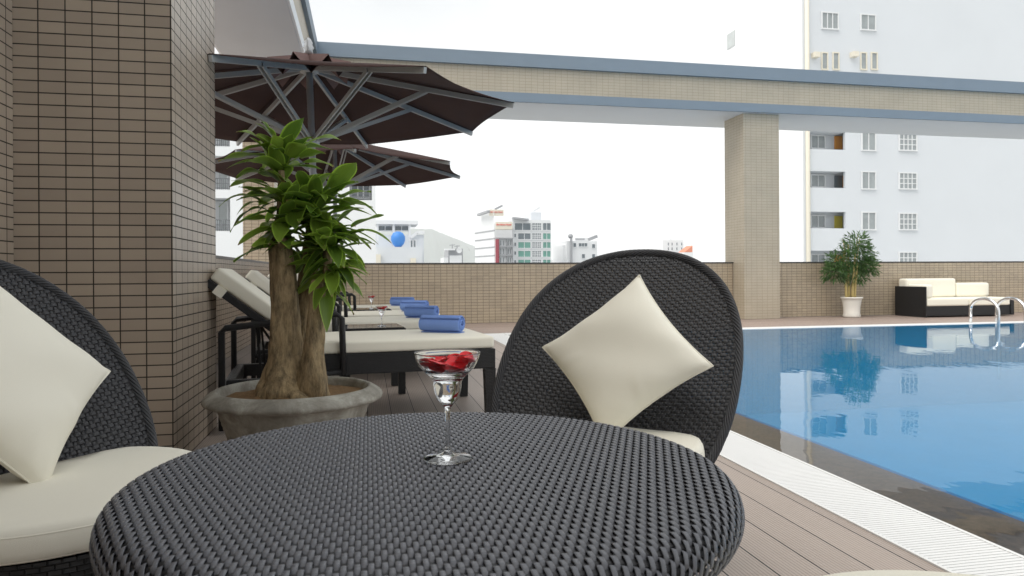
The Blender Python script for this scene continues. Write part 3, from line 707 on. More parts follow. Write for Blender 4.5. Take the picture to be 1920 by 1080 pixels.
def corner_pillow(P, k, thick, label, seed):
    # corner points moved along the line to the eye keep their look while the cushion clears the woven back
    e = Vector((0, 0, EYE)); P = [e+(Vector(p)-e)*k for p in P]
    c = sum(P, Vector())/4; return make_pillow('scatter_cushion', c, P[1]-P[0], P[3]-P[0], (P[1]-P[0]).length*1.03, thick, label, seed)
corner_pillow([(.81, 2.04, .887), (.919, 1.797, .646), (.645, 1.887, .43), (.536, 2.131, .672)], .945, .125, 'cream square cushion standing on its corner against the round chair back', 3)
corner_pillow([(-.91, 1.917, .912), (-.684, 2.088, .644), (-.714, 1.772, .418), (-.939, 1.601, .686)], .93, .13, 'cream cushion leaning in the left chair, half out of the picture', 5)

# ------------------------------------------------------------------ glasses
def make_glass(loc, label):
    t = empty('cocktail_glass', loc, label=label, cat='glass', group='margarita glasses with red petals')
    outer = [(0, 0), (.033, 0), (.0345, .0003), (.0352, .0014), (.0346, .0026), (.0325, .0030), (.026, .0042), (.014, .0065), (.0065, .010), (.0044, .016), (.0037, .026), (.0034, .045), (.0037, .066), (.0048, .074), (.009, .0795), (.0150, .086), (.0188, .096), (.0203, .106), (.0210, .1125), (.0235, .117), (.031, .1235), (.0395, .132), (.0445, .141), (.0466, .149), (.0471, .1515), (.0473, .1528), (.0469, .1536)]
    inner = [(.0462, .1534), (.0459, .1524), (.0459, .149), (.0436, .1415), (.0386, .133), (.0302, .1245), (.0226, .1185), (.0199, .113), (.0192, .106), (.0178, .097), (.0140, .0875), (.008, .0825), (0, .0805)]
    m = MB(); m.lathe(outer+inner, n=56); m.build('bowl_and_stem', M['glass'], t)
    liq = [(0, .0803), (.0082, .0823), (.0143, .0873), (.0181, .0968), (.0195, .106), (.0202, .113), (.0229, .1183), (.0305, .1243), (.0340, .1275), (.0330, .1277), (0, .1277)]
    m = MB(); m.lathe(liq, n=56); m.build('drink', M['liquid'], t)
    r = random.Random(4); m = MB()
    for k in range(24):
        a = r.uniform(0, 2*PI); q = .002+.031*math.sqrt(r.random()); cz = .1240+.009*(q/.031)**1+r.uniform(0, .009); c = Vector((q*math.cos(a), q*math.sin(a), cz))
        rot = Matrix.Rotation(r.uniform(0, 6), 3, 'Z') @ Matrix.Rotation(r.uniform(-.35, .35), 3, 'X') @ Matrix.Rotation(r.uniform(-.35, .35), 3, 'Y'); n = 10; V = []
        s = r.uniform(.0120, .0160)
        for i in range(n+1):
            for j in range(n+1):
                x = 2*i/n-1; y = 2*j/n-1; X = x*math.sqrt(1-y*y/2); Y = y*math.sqrt(1-x*x/2)
                V.append(c+rot @ Vector((X*s*1.2, Y*s*(1-.25*X), s*.32*(X*X+Y*Y)*(.7+.3*math.sin(2*X+k))+.0004*math.sin(6*Y))))
        # keep inside the bowl
        W = []
        for p in V:
            rad = math.hypot(p.x, p.y); lim = .036+.007*min(1, max(0, (p.z-.132)/.01)); 
            if p.z < .135: lim = .030+.008*max(0, (p.z-.126)/.009)
            if rad > lim: p = Vector((p.x*lim/rad, p.y*lim/rad, p.z))
            W.append(p)
        m.add(W, [(i*(n+1)+j, (i+1)*(n+1)+j, (i+1)*(n+1)+j+1, i*(n+1)+j+1) for i in range(n) for j in range(n)], None, True)
    m.build('petals', M['petal'], t)
    m = MB(); m.add([(.004, -.009, .0885), (.011, -.006, .0915), (.012, .001, .0975), (.006, -.004, .0925)], [(0, 1, 2, 3)], None, True); m.build('sunken_petal', M['petal'], t)
    return t
g = dep(840, 861, (EYE-TZ)*FPX/(861-514.1)); GZ = TZ+.0005
g0 = make_glass((g.x, g.y, GZ), 'clear glass of red petals standing on the big round table')

# ------------------------------------------------------------------ loungers
M['mattress'] = M['fabric']
def make_lounger():
    """foot end at x = 0, head towards -x, near side y = 0, far side y = W"""
    t = empty('sun_lounger', cat='sun lounger'); W = .80
    m = MB(); m.box(-1.12, 0, 0, .05, .30, .425); m.box(-1.12, 0, W-.05, W, .30, .425); m.box(-.05, 0, .05, W-.05, .30, .425); m.box(-1.60, -1.12, .0, .05, .22, .30); m.box(-1.60, -1.12, W-.05, W, .22, .30); m.box(-1.12, -.05, .05, W-.05, .385, .405)
    m.box(-1.60, -1.55, .05, W-.05, .22, .30)
    m.build('frame', M['rattan_b'], t, bevel=.006)
    for x in (-.065, -1.60):
        for y in (0, W-.06):
            m = MB(); z1 = .30 if x > -1 else .22
            P = [(x+.005, y+.005, 0), (x+.06, y+.005, 0), (x+.06, y+.055, 0), (x+.005, y+.055, 0), (x-.005, y-.001, z1), (x+.066, y-.001, z1), (x+.066, y+.061, z1), (x-.005, y+.061, z1)]
            m.add(P, [(0, 1, 5, 4), (1, 2, 6, 5), (2, 3, 7, 6), (3, 0, 4, 7), (3, 2, 1, 0)], [[(0, 0), (.06, 0), (.06, .3), (0, .3)]]*4+[[(0, 0)]*4]); m.build('leg', M['rattan_b'], t)
    def slab(x0, x1, z, th, ang=0, piv=(0, 0), name='mattress'):
        n, k = 24, 14; V = []; F = []; Wm = W-.01
        bm = bmesh.new(); bmesh.ops.create_cube(bm, size=1)
        bmesh.ops.scale(bm, vec=(x1-x0, Wm, th), verts=bm.verts); bmesh.ops.bevel(bm, geom=bm.edges[:]+bm.verts[:], offset=.022, segments=4, profile=.6, affect='EDGES')
        bmesh.ops.translate(bm, vec=((x0+x1)/2, W/2, z+th/2), verts=bm.verts)
        if ang:
            R_ = Matrix.Rotation(ang, 4, 'Y'); bmesh.ops.transform(bm, matrix=Matrix.Translation((piv[0], 0, piv[1])) @ R_ @ Matrix.Translation((-piv[0], 0, -piv[1])), verts=bm.verts)
        me = bpy.data.meshes.new(name); bm.to_mesh(me); bm.free(); me.polygons.foreach_set('use_smooth', [True]*len(me.polygons)); me.materials.append(M['fabric'])
        o = bpy.data.objects.new(name, me); COL.objects.link(o); o.parent = t; return o
    hx = -1.11; ang = math.radians(38)
    slab(hx, -.005, .427, .075)
    slab(hx-.74, hx-.003, .43, .085, ang, (hx, .42), 'back_cushion')
    m = MB(); R_ = Matrix.Translation((hx, 0, .42)) @ Matrix.Rotation(ang, 4, 'Y') @ Matrix.Translation((-hx, 0, -.42))
    def rb(x0, x1, y0, y1, z0, z1):
        o_ = len(m.v); m.box(x0, x1, y0, y1, z0, z1); m.v[o_:] = [tuple(R_ @ Vector(p)) for p in m.v[o_:]]
    rb(hx-.74, hx, .0, .045, .385, .428); rb(hx-.74, hx, W-.045, W, .385, .428); rb(hx-.74, hx-.70, .045, W-.045, .385, .428); rb(hx-.4, hx-.36, .045, W-.045, .385, .42)
    m.build('back_frame', M['rattan_b'], t, bevel=.004)
    for y0_, y1_ in ((-.004, .05), (W-.05, W+.004)):
        m = MB(); m.box(hx-.68, hx-.62, y0_, y1_, .378, .432); m.v = [tuple(R_ @ Vector(p)) for p in m.v]; m.build('strap', M['fabric'], t)
    for y in (.12, W-.12):
        m = MB(); p = R_ @ Vector((hx-.40, y, .39)); m.bar(p, (hx-.12, y, .31), .014); m.bar(p, (hx-.30, y, .26), .014); m.build('support_strut', M['black'], t)
    # armrests: woven loops rising towards the foot
    for y in (-.025, W+.025):
        m = MB(); A = [(-1.62, y, .02), (-1.62, y, .575), (-1.60, y, .60), (-.985, y, .665), (-.955, y, .64), (-.945, y, .30)]
        m.tube(A, .019, 8, rfun=lambda i, th: 1); m.bar((-1.61, y, .25), (-.95, y, .325), .026); m.build('armrest', M['rattan_b'], t, smooth=True)
    m = MB(); m.bar((-1.61, -.02, .26), (-1.61, W+.02, .26), .026); m.build('cross_rail', M['rattan_b'], t)
    return t
LG = 'loungers side by side along the low wall'
LP = [(.80, 4.46, 'nearest sun lounger, its mattress foot just behind the cocktail glass'), (.72, 6.15, 'second sun lounger from the front, just past the near side table'),
      (.74, 7.28, 'third sun lounger from the front, between the two small side tables'), (.80, 8.85, 'farthest sun lounger, beyond the far side table')]
lp = make_lounger()
for i, (x, y, lab) in enumerate(LP):
    o = lp if i == 0 else copy_tree(lp); o.location = (x, y, 0); o.rotation_euler.z = math.radians(5.5); tag(o, lab, 'sun lounger', LG)

# rolled towels
def make_towel():
    t = empty('rolled_towel', cat='towel'); m = MB(); n = 150; L = .15; P = []
    for i in range(n):
        a = i/n*2*PI*3.4; r = .012+.0155*a/(2*PI)*.93; P.append((r*math.cos(a), r*math.sin(a), r))
    R_ = P[-1][2]
    th = .0045; V = []; F = []
    ys = [-L, -L+.006, -L*.6, -L*.2, L*.2, L*.6, L-.006, L]
    for y in ys:
        s = 1 if abs(y) < L else .93
        for (x, z, r) in P:
            k = (r+th)/r; V += [(x*k*s, y+.004*math.sin(r*160), z*k*s*.92+R_*.92+.004), (x*(r-th)/r*s, y+.004*math.sin(r*160), z*(r-th)/r*s*.92+R_*.92+.004)]
    w2 = n*2
    for j in range(len(ys)-1):
        for i in range(n-1):
            a = j*w2+i*2; b = (j+1)*w2+i*2; F += [(a, a+2, b+2, b), (a+1, b+1, b+3, a+3)]
        F.append((j*w2, (j+1)*w2, (j+1)*w2+1, j*w2+1)); e = j*w2+(n-1)*2; F.append((e, e+1, (e+w2)+1, e+w2))
    for j in (0, len(ys)-1):
        for i in range(n-1): a = j*w2+i*2; F.append((a, a+1, a+3, a+2) if j == 0 else (a, a+2, a+3, a+1))
    m.add(V, F, None, True); m.box(-.03, .050, -L*.97, L*.97, .0005, .006); m.build('towel_roll', M['towel'], t, smooth=True)
    return t
tw = make_towel(); TW = [(.50, 4.85, 58, 'blue rolled towel on the nearest lounger mattress'), (.49, 6.55, 60, 'blue rolled towel on the second lounger from the front'), (.50, 7.70, 61, 'blue rolled towel on the third lounger from the front'), (.44, 9.15, 64, 'pale blue rolled towel on the farthest lounger')]
for i, (x, y, a, lab) in enumerate(TW):
    o = tw if i == 0 else copy_tree(tw); o.location = (x, y, .503); o.rotation_euler.z = math.radians(a); o.scale = ((1, 1, 1), (.96, 1.02, .95), (1.03, .98, 1.0), (.94, 1.0, .93))[i]; tag(o, lab, 'towel', 'rolled blue towels on the lounger feet')

# side tables
def make_side():
    t = empty('side_table', cat='side table')
    m = MB(); m.box(-.235, .235, -.235, .235, .45, .497); m.build('tabletop', M['rattan_b'], t, bevel=.005)
    m = MB(); m.box(-.225, .225, -.225, .225, .4975, .503); m.build('glass_plate', mat('smoked_glass_plate', (.02, .022, .022), .06, .8), t)
    for x in (-1, 1):
        for y in (-1, 1): m = MB(); m.box(x*.205-.025, x*.205+.025, y*.205-.025, y*.205+.025, 0, .45); m.build('leg', M['rattan_b'], t)
    return t
st = make_side(); st.location = (.03, 5.62, 0); st.rotation_euler.z = math.radians(5.5); tag(st, 'black side table between the nearest two loungers', 'side table', 'small black side tables')
s2 = copy_tree(st); s2.location = (.02, 8.5, 0); tag(s2, 'black side table between the two far loungers', 'side table', 'small black side tables')
g1 = copy_tree(g0); g1.location = (.11, 5.58, .5035); g1['label'] = 'glass of dark red petals on the near side table'
g2 = copy_tree(g0); g2.location = (.05, 8.45, .5035); g2['label'] = 'glass of dark red petals on the far side table'

# ------------------------------------------------------------------ umbrellas
def make_umbrella():
    t = empty('parasol', cat='umbrella'); Rr_ = 1.63; zr = 2.2; zh = 2.60
    m = MB(); m.tube([(0, 0, .05), (0, 0, 2.62)], .026, 16); m.build('pole', M['pole'], t)
    m = MB(); m.lathe([(0, .08), (.05, .08), (.06, .05), (.24, .045), (.25, .03), (.25, .0)], n=32); m.build('base', M['alu'], t)
    C_ = [Vector((Rr_*math.cos(k*PI/4), Rr_*math.sin(k*PI/4), zr)) for k in range(8)]; top = Vector((0, 0, zh))
    m = MB(); n = 14
    for k in range(8):
        a, b = C_[k], C_[(k+1) % 8]; V = []; F = []
        for i in range(n+1):
            s = i/n
            for j in range(n+1):
                q = j/n; e = a.lerp(b, q); p = top.lerp(e, s)
                p += Vector((0, 0, -.018*math.sin(PI*q)*s*s + .004*math.sin(PI*s))); 
                if i == n: p -= Vector((p.x, p.y, 0))*.035*math.sin(PI*q)
                V.append(p)
        F = [(i*(n+1)+j, (i+1)*(n+1)+j, (i+1)*(n+1)+j+1, i*(n+1)+j+1) for i in range(n) for j in range(n)]
        m.add(V, F, None, True)
    o = m.build('canopy', M['canopy'], t); s = o.modifiers.new('thick', 'SOLIDIFY'); s.thickness = .003; s.offset = 1
    m = MB()   # vent cap
    Cv = [Vector((.34*math.cos(k*PI/4), .34*math.sin(k*PI/4), zh-.015)) for k in range(8)]; tp = Vector((0, 0, zh+.065))
    for k in range(8):
        a, b = Cv[k], Cv[(k+1) % 8]; mid = (a+b)/2*.93+Vector((0, 0, .035)); m.add([tp, a, mid, b], [(0, 1, 2), (0, 2, 3)], None, False)
    o = m.build('vent_cap', M['canopy_flap'], t); s = o.modifiers.new('thick', 'SOLIDIFY'); s.thickness = .003
    m = MB(); m.lathe([(0, .0), (.035, .005), (.03, .03), (.045, .05), (.03, .075), (.035, .09), (.02, .12), (0, .135)], (0, 0, zh+.06), 16); m.build('finial', M['pole'], t)
    m = MB(); m.lathe([(.03, zh-.09), (.075, zh-.085), (.08, zh-.05), (.03, zh-.04)], n=20); m.build('hub', M['alu'], t)
    m = MB(); m.lathe([(.028, 1.93), (.06, 1.94), (.065, 1.99), (.03, 2.01)], n=20); m.build('runner', M['alu'], t)
    for k in range(8):
        d = Vector((math.cos(k*PI/4), math.sin(k*PI/4), 0)); s0 = Vector((0, 0, zh-.065)) + d*.07; e = C_[k]*.995+Vector((0, 0, -.028)); e.z = zr-.022
        m = MB(); m.bar(s0, e, .022, .038); r_ = m.build('rib', M['alu'], t)
        q = s0.lerp(e, .56); m = MB(); sd_ = d.cross(Vector((0, 0, 1)))*.016
        for s_ in (-1, 1): m.bar(Vector((0, 0, 1.975))+d*.055+sd_*s_, q+sd_*s_+Vector((0, 0, -.01)), .010, .032)
        m.build('strut', M['alu'], r_)
    return t
um = make_umbrella(); um.location = (-.37, 5.912, 0); um.rotation_euler = (0, -.032, .512); tag(um, 'brown octagonal parasol above the potted tree, nearest one', 'umbrella', 'brown octagonal parasols')
u2 = copy_tree(um); u2.location = (-.383, 9.10, 0); u2.rotation_euler = (0, 0, .169); tag(u2, 'brown parasol lower and farther, partly behind the near one', 'umbrella', 'brown octagonal parasols')

# ------------------------------------------------------------------ potted dracaena
PC = Vector((-.345, 3.59, 0)); RIM = .36
M['pot'] = mat('weathered_cement_pot', (.17, .17, .155), .7, noise=.55, nscale=9, bump=.5, bscale=60)
t = M['pot'].node_tree; nz = [n for n in t.nodes if n.type == 'TEX_NOISE'][0]; nz.inputs['Scale'].default_value = 7; nz.inputs['Detail'].default_value = 12; nz.inputs['Distortion'].default_value = .5; nz.inputs['Roughness'].default_value = .72
rp = N(t, 'ShaderNodeValToRGB'); e = rp.color_ramp.elements; e[0].position = .36; e[0].color = (.19, .175, .145, 1); e[1].position = .66; e[1].color = (.46, .45, .40, 1); x = e.new(.5); x.color = (.29, .275, .235, 1)
t.links.new(nz.outputs['Fac'], rp.inputs[0]); t.links.new(rp.outputs[0], t.nodes['Principled BSDF'].inputs['Base Color'])
M['soil'] = mat('sandy_soil', (.20, .12, .055), .95, noise=.7, nscale=60, bump=1., bscale=150)
def bark_mat():
    m = bpy.data.materials.new('corky_bark'); m.use_nodes = True; t = m.node_tree; b = t.nodes['Principled BSDF']; b.inputs['Roughness'].default_value = .9
    tcn = N(t, 'ShaderNodeTexCoord'); mp = N(t, 'ShaderNodeMapping'); mp.inputs['Scale'].default_value = (30, 30, 9); nz = N(t, 'ShaderNodeTexNoise', i_Scale=1., i_Detail=9., i_Roughness=.7)
    t.links.new(tcn.outputs['Object'], mp.inputs[0]); t.links.new(mp.outputs[0], nz.inputs['Vector'])
    r = N(t, 'ShaderNodeValToRGB'); e = r.color_ramp.elements; e[0].position = .34; e[0].color = (.085, .062, .034, 1); e[1].position = .72; e[1].color = (.52, .385, .215, 1)
    x = e.new(.5); x.color = (.27, .20, .11, 1)
    t.links.new(nz.outputs['Fac'], r.inputs[0]); t.links.new(r.outputs[0], b.inputs['Base Color'])
    bp = N(t, 'ShaderNodeBump', i_Strength=.9, i_Distance=.012); t.links.new(nz.outputs['Fac'], bp.inputs['Height']); t.links.new(bp.outputs[0], b.inputs['Normal'])
    return m
M['bark'] = bark_mat()
def leaf_mat(name, dark, light, tr=.3):
    m = bpy.data.materials.new(name); m.use_nodes = True; t = m.node_tree; b = t.nodes['Principled BSDF']; b.inputs['Roughness'].default_value = .34; b.inputs['Specular IOR Level'].default_value = .45
    uv = N(t, 'ShaderNodeUVMap'); sp = N(t, 'ShaderNodeSeparateXYZ'); t.links.new(uv.outputs[0], sp.inputs[0])
    # x across -1..1, y = leaf id + along
    ab = N(t, 'ShaderNodeMath', operation='ABSOLUTE'); t.links.new(sp.outputs[0], ab.inputs[0])
    mr = N(t, 'ShaderNodeMapRange'); t.links.new(ab.outputs[0], mr.inputs[0]); mr.inputs[1].default_value = .78; mr.inputs[2].default_value = 1.
    fl = N(t, 'ShaderNodeMath', operation='FLOOR'); t.links.new(sp.outputs[1], fl.inputs[0]); wn = N(t, 'ShaderNodeTexWhiteNoise', noise_dimensions='1D'); t.links.new(fl.outputs[0], wn.inputs['W'])
    c1 = N(t, 'ShaderNodeMix', data_type='RGBA'); c1.inputs[6].default_value = (*dark, 1); c1.inputs[7].default_value = (*light, 1); t.links.new(wn.outputs['Value'], c1.inputs[0])
    c2 = N(t, 'ShaderNodeMix', data_type='RGBA'); t.links.new(c1.outputs[2], c2.inputs[6]); c2.inputs[7].default_value = (*[min(1, c*1.9) for c in light], 1); t.links.new(mr.outputs[0], c2.inputs[0])
    # dried brown tips on some leaves
    fy = N(t, 'ShaderNodeMath', operation='FRACT'); t.links.new(sp.outputs[1], fy.inputs[0]); tp_ = N(t, 'ShaderNodeMapRange'); t.links.new(fy.outputs[0], tp_.inputs[0]); tp_.inputs[1].default_value = .90; tp_.inputs[2].default_value = .96
    gw = N(t, 'ShaderNodeMath', operation='GREATER_THAN'); t.links.new(wn.outputs['Value'], gw.inputs[0]); gw.inputs[1].default_value = .45; gm = N(t, 'ShaderNodeMath', operation='MULTIPLY'); t.links.new(gw.outputs[0], gm.inputs[0]); t.links.new(tp_.outputs[0], gm.inputs[1])
    c3 = N(t, 'ShaderNodeMix', data_type='RGBA'); t.links.new(c2.outputs[2], c3.inputs[6]); c3.inputs[7].default_value = (.30, .22, .11, 1); t.links.new(gm.outputs[0], c3.inputs[0]); c2 = c3
    mul = N(t, 'ShaderNodeMath', operation='MULTIPLY'); t.links.new(sp.outputs[0], mul.inputs[0]); mul.inputs[1].default_value = 26
    sn = N(t, 'ShaderNodeMath', operation='SINE'); t.links.new(mul.outputs[0], sn.inputs[0])
    bp = N(t, 'ShaderNodeBump', i_Strength=.25, i_Distance=.001); t.links.new(sn.outputs[0], bp.inputs['Height']); t.links.new(bp.outputs[0], b.inputs['Normal'])
    t.links.new(c2.outputs[2], b.inputs['Base Color'])
    tl = N(t, 'ShaderNodeBsdfTranslucent'); hs = N(t, 'ShaderNodeHueSaturation', i_Value=1.6); t.links.new(c2.outputs[2], hs.inputs['Color']); t.links.new(hs.outputs[0], tl.inputs[0])
    mx = N(t, 'ShaderNodeMixShader'); mx.inputs[0].default_value = tr; t.links.new(b.outputs[0], mx.inputs[1]); t.links.new(tl.outputs[0], mx.inputs[2]); t.links.new(mx.outputs[0], t.nodes['Material Output'].inputs[0])
    return m
M['leaf'] = leaf_mat('glossy_green_leaf', (.075, .145, .018), (.22, .33, .042))
M['leaf2'] = leaf_mat('fine_green_leaf', (.045, .10, .028), (.09, .18, .045), .25)

dr = empty('potted_tree', tuple(PC), label='potted dracaena tree with thick stumpy trunks in a wide grey pot', cat='potted tree')
m = MB(); prof = [(0, .02), (.24, .02), (.26, .0), (.275, .02), (.30, .10), (.322, .18), (.3265, .184), (.328, .20), (.3325, .204), (.336, .225), (.3405, .229), (.343, .245), (.350, .262), (.356, .284), (.375, .291), (.404, .297), (.415, .303), (.4185, .311), (.4165, .320), (.408, .331), (.392, .343), (.374, .353), (.362, .3585), (.354, .3590), (.348, .355), (.343, .34), (.338, .30), (.335, .27)]
m.lathe(prof, n=96, wob=lambda a, z: .004*math.sin(3*a+z*9)+.002*math.sin(11*a)); m.build('pot', M['pot'], dr)
m = MB(); n = 40; V = [(0, 0, .335)]; F = []
for i in range(1, 13):
    for k in range(n):
        a = 2*PI*k/n; r = .342*i/12; V.append((r*math.cos(a), r*math.sin(a), .328-.012*(i/12)**2+random.uniform(-.006, .006)))
for k in range(n): F.append((0, 1+k, 1+(k+1) % n))
for i in range(11):
    for k in range(n): a = 1+i*n+k; b = 1+i*n+(k+1) % n; F.append((a, b, b+n, a+n) if False else (a, a+n, b+n, b))
m.add(V, F, None, True); m.build('soil', M['soil'], dr)
def L(u, v, d=3.45): return dep(u, v, d)-PC
def trunk(pts, rads, seed, name='trunk'):
    r = random.Random(seed); q = [r.uniform(0, 6) for _ in range(8)]; P = []; Rd = []; n = len(pts); K = 10
    for i in range(n-1):
        p0 = pts[max(i-1, 0)]; p1 = pts[i]; p2 = pts[i+1]; p3 = pts[min(i+2, n-1)]
        for k in range(K):
            s = k/K; P.append(.5*((2*p1)+(p2-p0)*s+(2*p0-5*p1+4*p2-p3)*s*s+(3*p1-p0-3*p2+p3)*s**3)); Rd.append(rads[i]*(1-s)+rads[i+1]*s)
    P.append(pts[-1]); Rd.append(rads[-1])
    def rf(i, th):
        f = max(0, 1-i/9)
        return 1+.06*math.sin(3*th+q[0]+i*.15)+.045*math.sin(5*th+q[1]-i*.22)+.025*math.sin(9*th+q[2]+i*.5)+.02*math.sin(i*.9+2*th+q[3])+f*f*(.16*math.sin(4*th+q[4])+.12*math.sin(7*th+q[5]))+r.uniform(-.012, .012)
    m = MB(); m.tube(P, Rd, 36, rfun=rf); return m.build(name, M['bark'], dr)
zs_ = .315
p = L(548, 735); b0 = Vector((p.x-.01, p.y, zs_-.02))
trunk([Vector((L(540, 735).x, 0, .29)), L(538, 715, 3.45), L(535, 665, 3.45), L(535, 600, 3.45), L(533, 520, 3.45), L(526, 465, 3.45), L(524, 430, 3.46), L(526, 400, 3.46), L(528, 320, 3.47)], [.170, .132, .080, .068, .062, .055, .045, .018, .014], 1)
trunk([Vector((L(585, 735, 3.40).x, -.05, .29)), L(586, 712, 3.38), L(588, 660, 3.38), L(592, 600, 3.39), L(596, 545, 3.40), L(600, 527, 3.40)], [.090, .070, .050, .042, .038, .032], 2)
trunk([Vector((L(560, 735, 3.55).x, .08, .30)), L(566, 660, 3.55), L(572, 560, 3.56), L(582, 490, 3.56), L(590, 420, 3.55)], [.08, .06, .052, .045, .035], 3)
trunk([L(606, 560, 3.42), L(612, 520, 3.44), L(614, 470, 3.46), L(610, 440, 3.46)], [.012, .02, .022, .02], 4, 'shoot')

leafV = []; leafF = []; leafU = []
def leaf(base, tip, width, sag=.12, twist=0., up=None, fold=.25, lid=0):
    base = Vector(base); tip = Vector(tip); d = tip-base; Ln = d.length
    side = d.cross(Vector((0, 0, 1)))
    if side.length < .25*Ln: side = side + Rv*Ln*.6 + Fv*random.uniform(-.3, .3)*Ln
    side.normalize(); nrm = side.cross(d).normalized()
    side = Matrix.Rotation(twist, 3, d.normalized()) @ side
    n, k = 12, 5; o = len(leafV); ph = random.uniform(0, 6); wv = random.uniform(.2, .8)
    for i in range(n+1):
        s = i/n; w_ = width*(.36+.64*math.sin(PI*min(1, s*.85+.15))**.8)*(1-s**4.5)**.7 if s < 1 else 0
        c = base+d*s+Vector((0, 0, 1))*sag*Ln*4*s*(1-s)
        for j in range(k):
            a = 2*j/(k-1)-1; q = c+side*a*w_/2+nrm*(abs(a)*fold*w_/2)+nrm*(.10*width*math.sin(s*9+ph+a*1.5)*abs(a)*wv); leafV.append(q); leafU.append((a, lid+.02+.96*s))
    for i in range(n):
        for j in range(k-1): leafF.append((o+i*k+j, o+i*k+j+1, o+(i+1)*k+j+1, o+(i+1)*k+j))
lid = 0
def zL(a, b, w_=.058, sag=.1, tw=0, z3=True, d0=0, d1=None):
    global lid
    f = (lambda q: (380+q[0]/3.6, 220+q[1]/3.6)) if z3 else (lambda q: (380+q[0]/3, 460+q[1]/3))
    d1_ = random.uniform(-.16, .16) if d1 is None else d1; A = L(*f(a), 3.46+d0); B = L(*f(b), 3.46+d0+d1_)
    leaf(A, B, w_*1.3, sag, tw or random.uniform(-.5, .5), lid=lid); lid += 1
for a, b, w_, sg in [((450, 200), (225, 98), .055, .12), ((510, 190), (395, 22), .085, .05), ((545, 260), (475, 115), .06, 0), ((565, 260), (530, 110), .055, 0), ((600, 240), (735, 135), .06, .1), ((680, 200), (935, 155), .058, .14), ((590, 270), (700, 190), .07, .1),
        ((660, 275), (832, 245), .05, .1), ((650, 320), (885, 332), .055, .1), ((430, 265), (105, 297), .06, .06), ((440, 320), (160, 348), .055, .12), ((400, 370), (225, 412), .05, .1), ((545, 470), (372, 372), .085, .1), ((600, 470), (390, 365), .07, .14),
        ((450, 460), (178, 470), .05, .1), ((480, 500), (284, 498), .055, .06), ((400, 575), (108, 605), .055, .22), ((430, 590), (228, 662), .035, .16), ((430, 625), (185, 775), .05, .22), ((560, 600), (415, 480), .10, .02), ((535, 595), (430, 705), .085, .05),
        ((740, 500), (912, 388), .07, .12), ((890, 490), (1036, 305), .085, .04), ((880, 515), (1052, 437), .05, .1), ((930, 545), (1138, 503), .065, .06), ((760, 520), (962, 545), .055, .12), ((740, 560), (990, 612), .07, .14), ((930, 600), (1175, 655), .05, .16), ((1000, 745), (1225, 660), .065, .03),
        ((890, 740), (1046, 615), .045, .1), ((880, 770), (1032, 735), .05, .08), ((960, 800), (1275, 850), .045, .14), ((930, 885), (1165, 853), .045, .05), ((890, 890), (1052, 985), .06, .1), ((900, 940), (1112, 1062), .05, .15), ((690, 590), (775, 800), .10, .02), ((790, 650), (815, 880), .08, 0),
        ((610, 735), (385, 805), .055, .22), ((540, 770), (385, 910), .05, .25), ((560, 760), (415, 880), .06, .15), ((815, 820), (715, 940), .075, 0), ((745, 940), (630, 1055), .055, .05), ((830, 780), (850, 1085), .06, 0), ((780, 930), (830, 1000), .05, 0),
        ((640, 480), (560, 600), .09, .05), ((640, 460), (720, 560), .09, .05), ((700, 480), (640, 360), .05, .05), ((520, 320), (560, 420), .08, .05), ((500, 210), (480, 330), .09, .05), ((640, 600), (620, 760), .09, .05), ((850, 640), (800, 760), .07, .05),
        ((700, 640), (640, 740), .08, .05), ((840, 760), (780, 850), .08, 0), ((870, 720), (960, 830), .06, .1)]: zL(a, b, w_, sg)
for a, b, w_, sg in [((712, 130), (698, 445), .062, 0), ((755, 140), (808, 245), .045, .1), ((770, 125), (852, 262), .04, .15), ((790, 90), (925, 165), .05, .12), ((600, 75), (520, 145), .045, .05), ((500, 100), (415, 215), .03, .15), ((640, 50), (620, 160), .06, 0)]: zL(a, b, w_, sg, z3=False, d1=-.05)
# inner leaves of each head
for (u, v, d, n_, Ls, el) in ((526, 300, 3.48, 20, .22, .5), (535, 385, 3.46, 26, .24, .2), (590, 385, 3.5, 24, .25, .3), (585, 430, 3.46, 20, .22, .0), (530, 430, 3.44, 14, .2, -.3), (617, 440, 3.44, 20, .23, .2), (622, 480, 3.44, 18, .2, -.2), (612, 505, 3.42, 8, .16, -.7)):
    c = L(u, v, d)
    for k in range(n_):
        a = k*2.399+random.uniform(-.2, .2); e = el+random.uniform(-.45, .5); ln = Ls*random.uniform(.75, 1.15)
        dv = Vector((math.cos(a)*math.cos(e), math.sin(a)*math.cos(e), math.sin(e))); b_ = c+Vector((0, 0, random.uniform(-.09, .06)))+dv*.015
        leaf(b_, b_+dv*ln+Vector((0, 0, -.04)), random.uniform(.058, .085), random.uniform(.04, .12), random.uniform(-.4, .4), lid=lid); lid += 1
m = MB(); m.add(leafV, leafF, [[leafU[i] for i in f] for f in leafF], True); m.build('foliage', M['leaf'], dr)

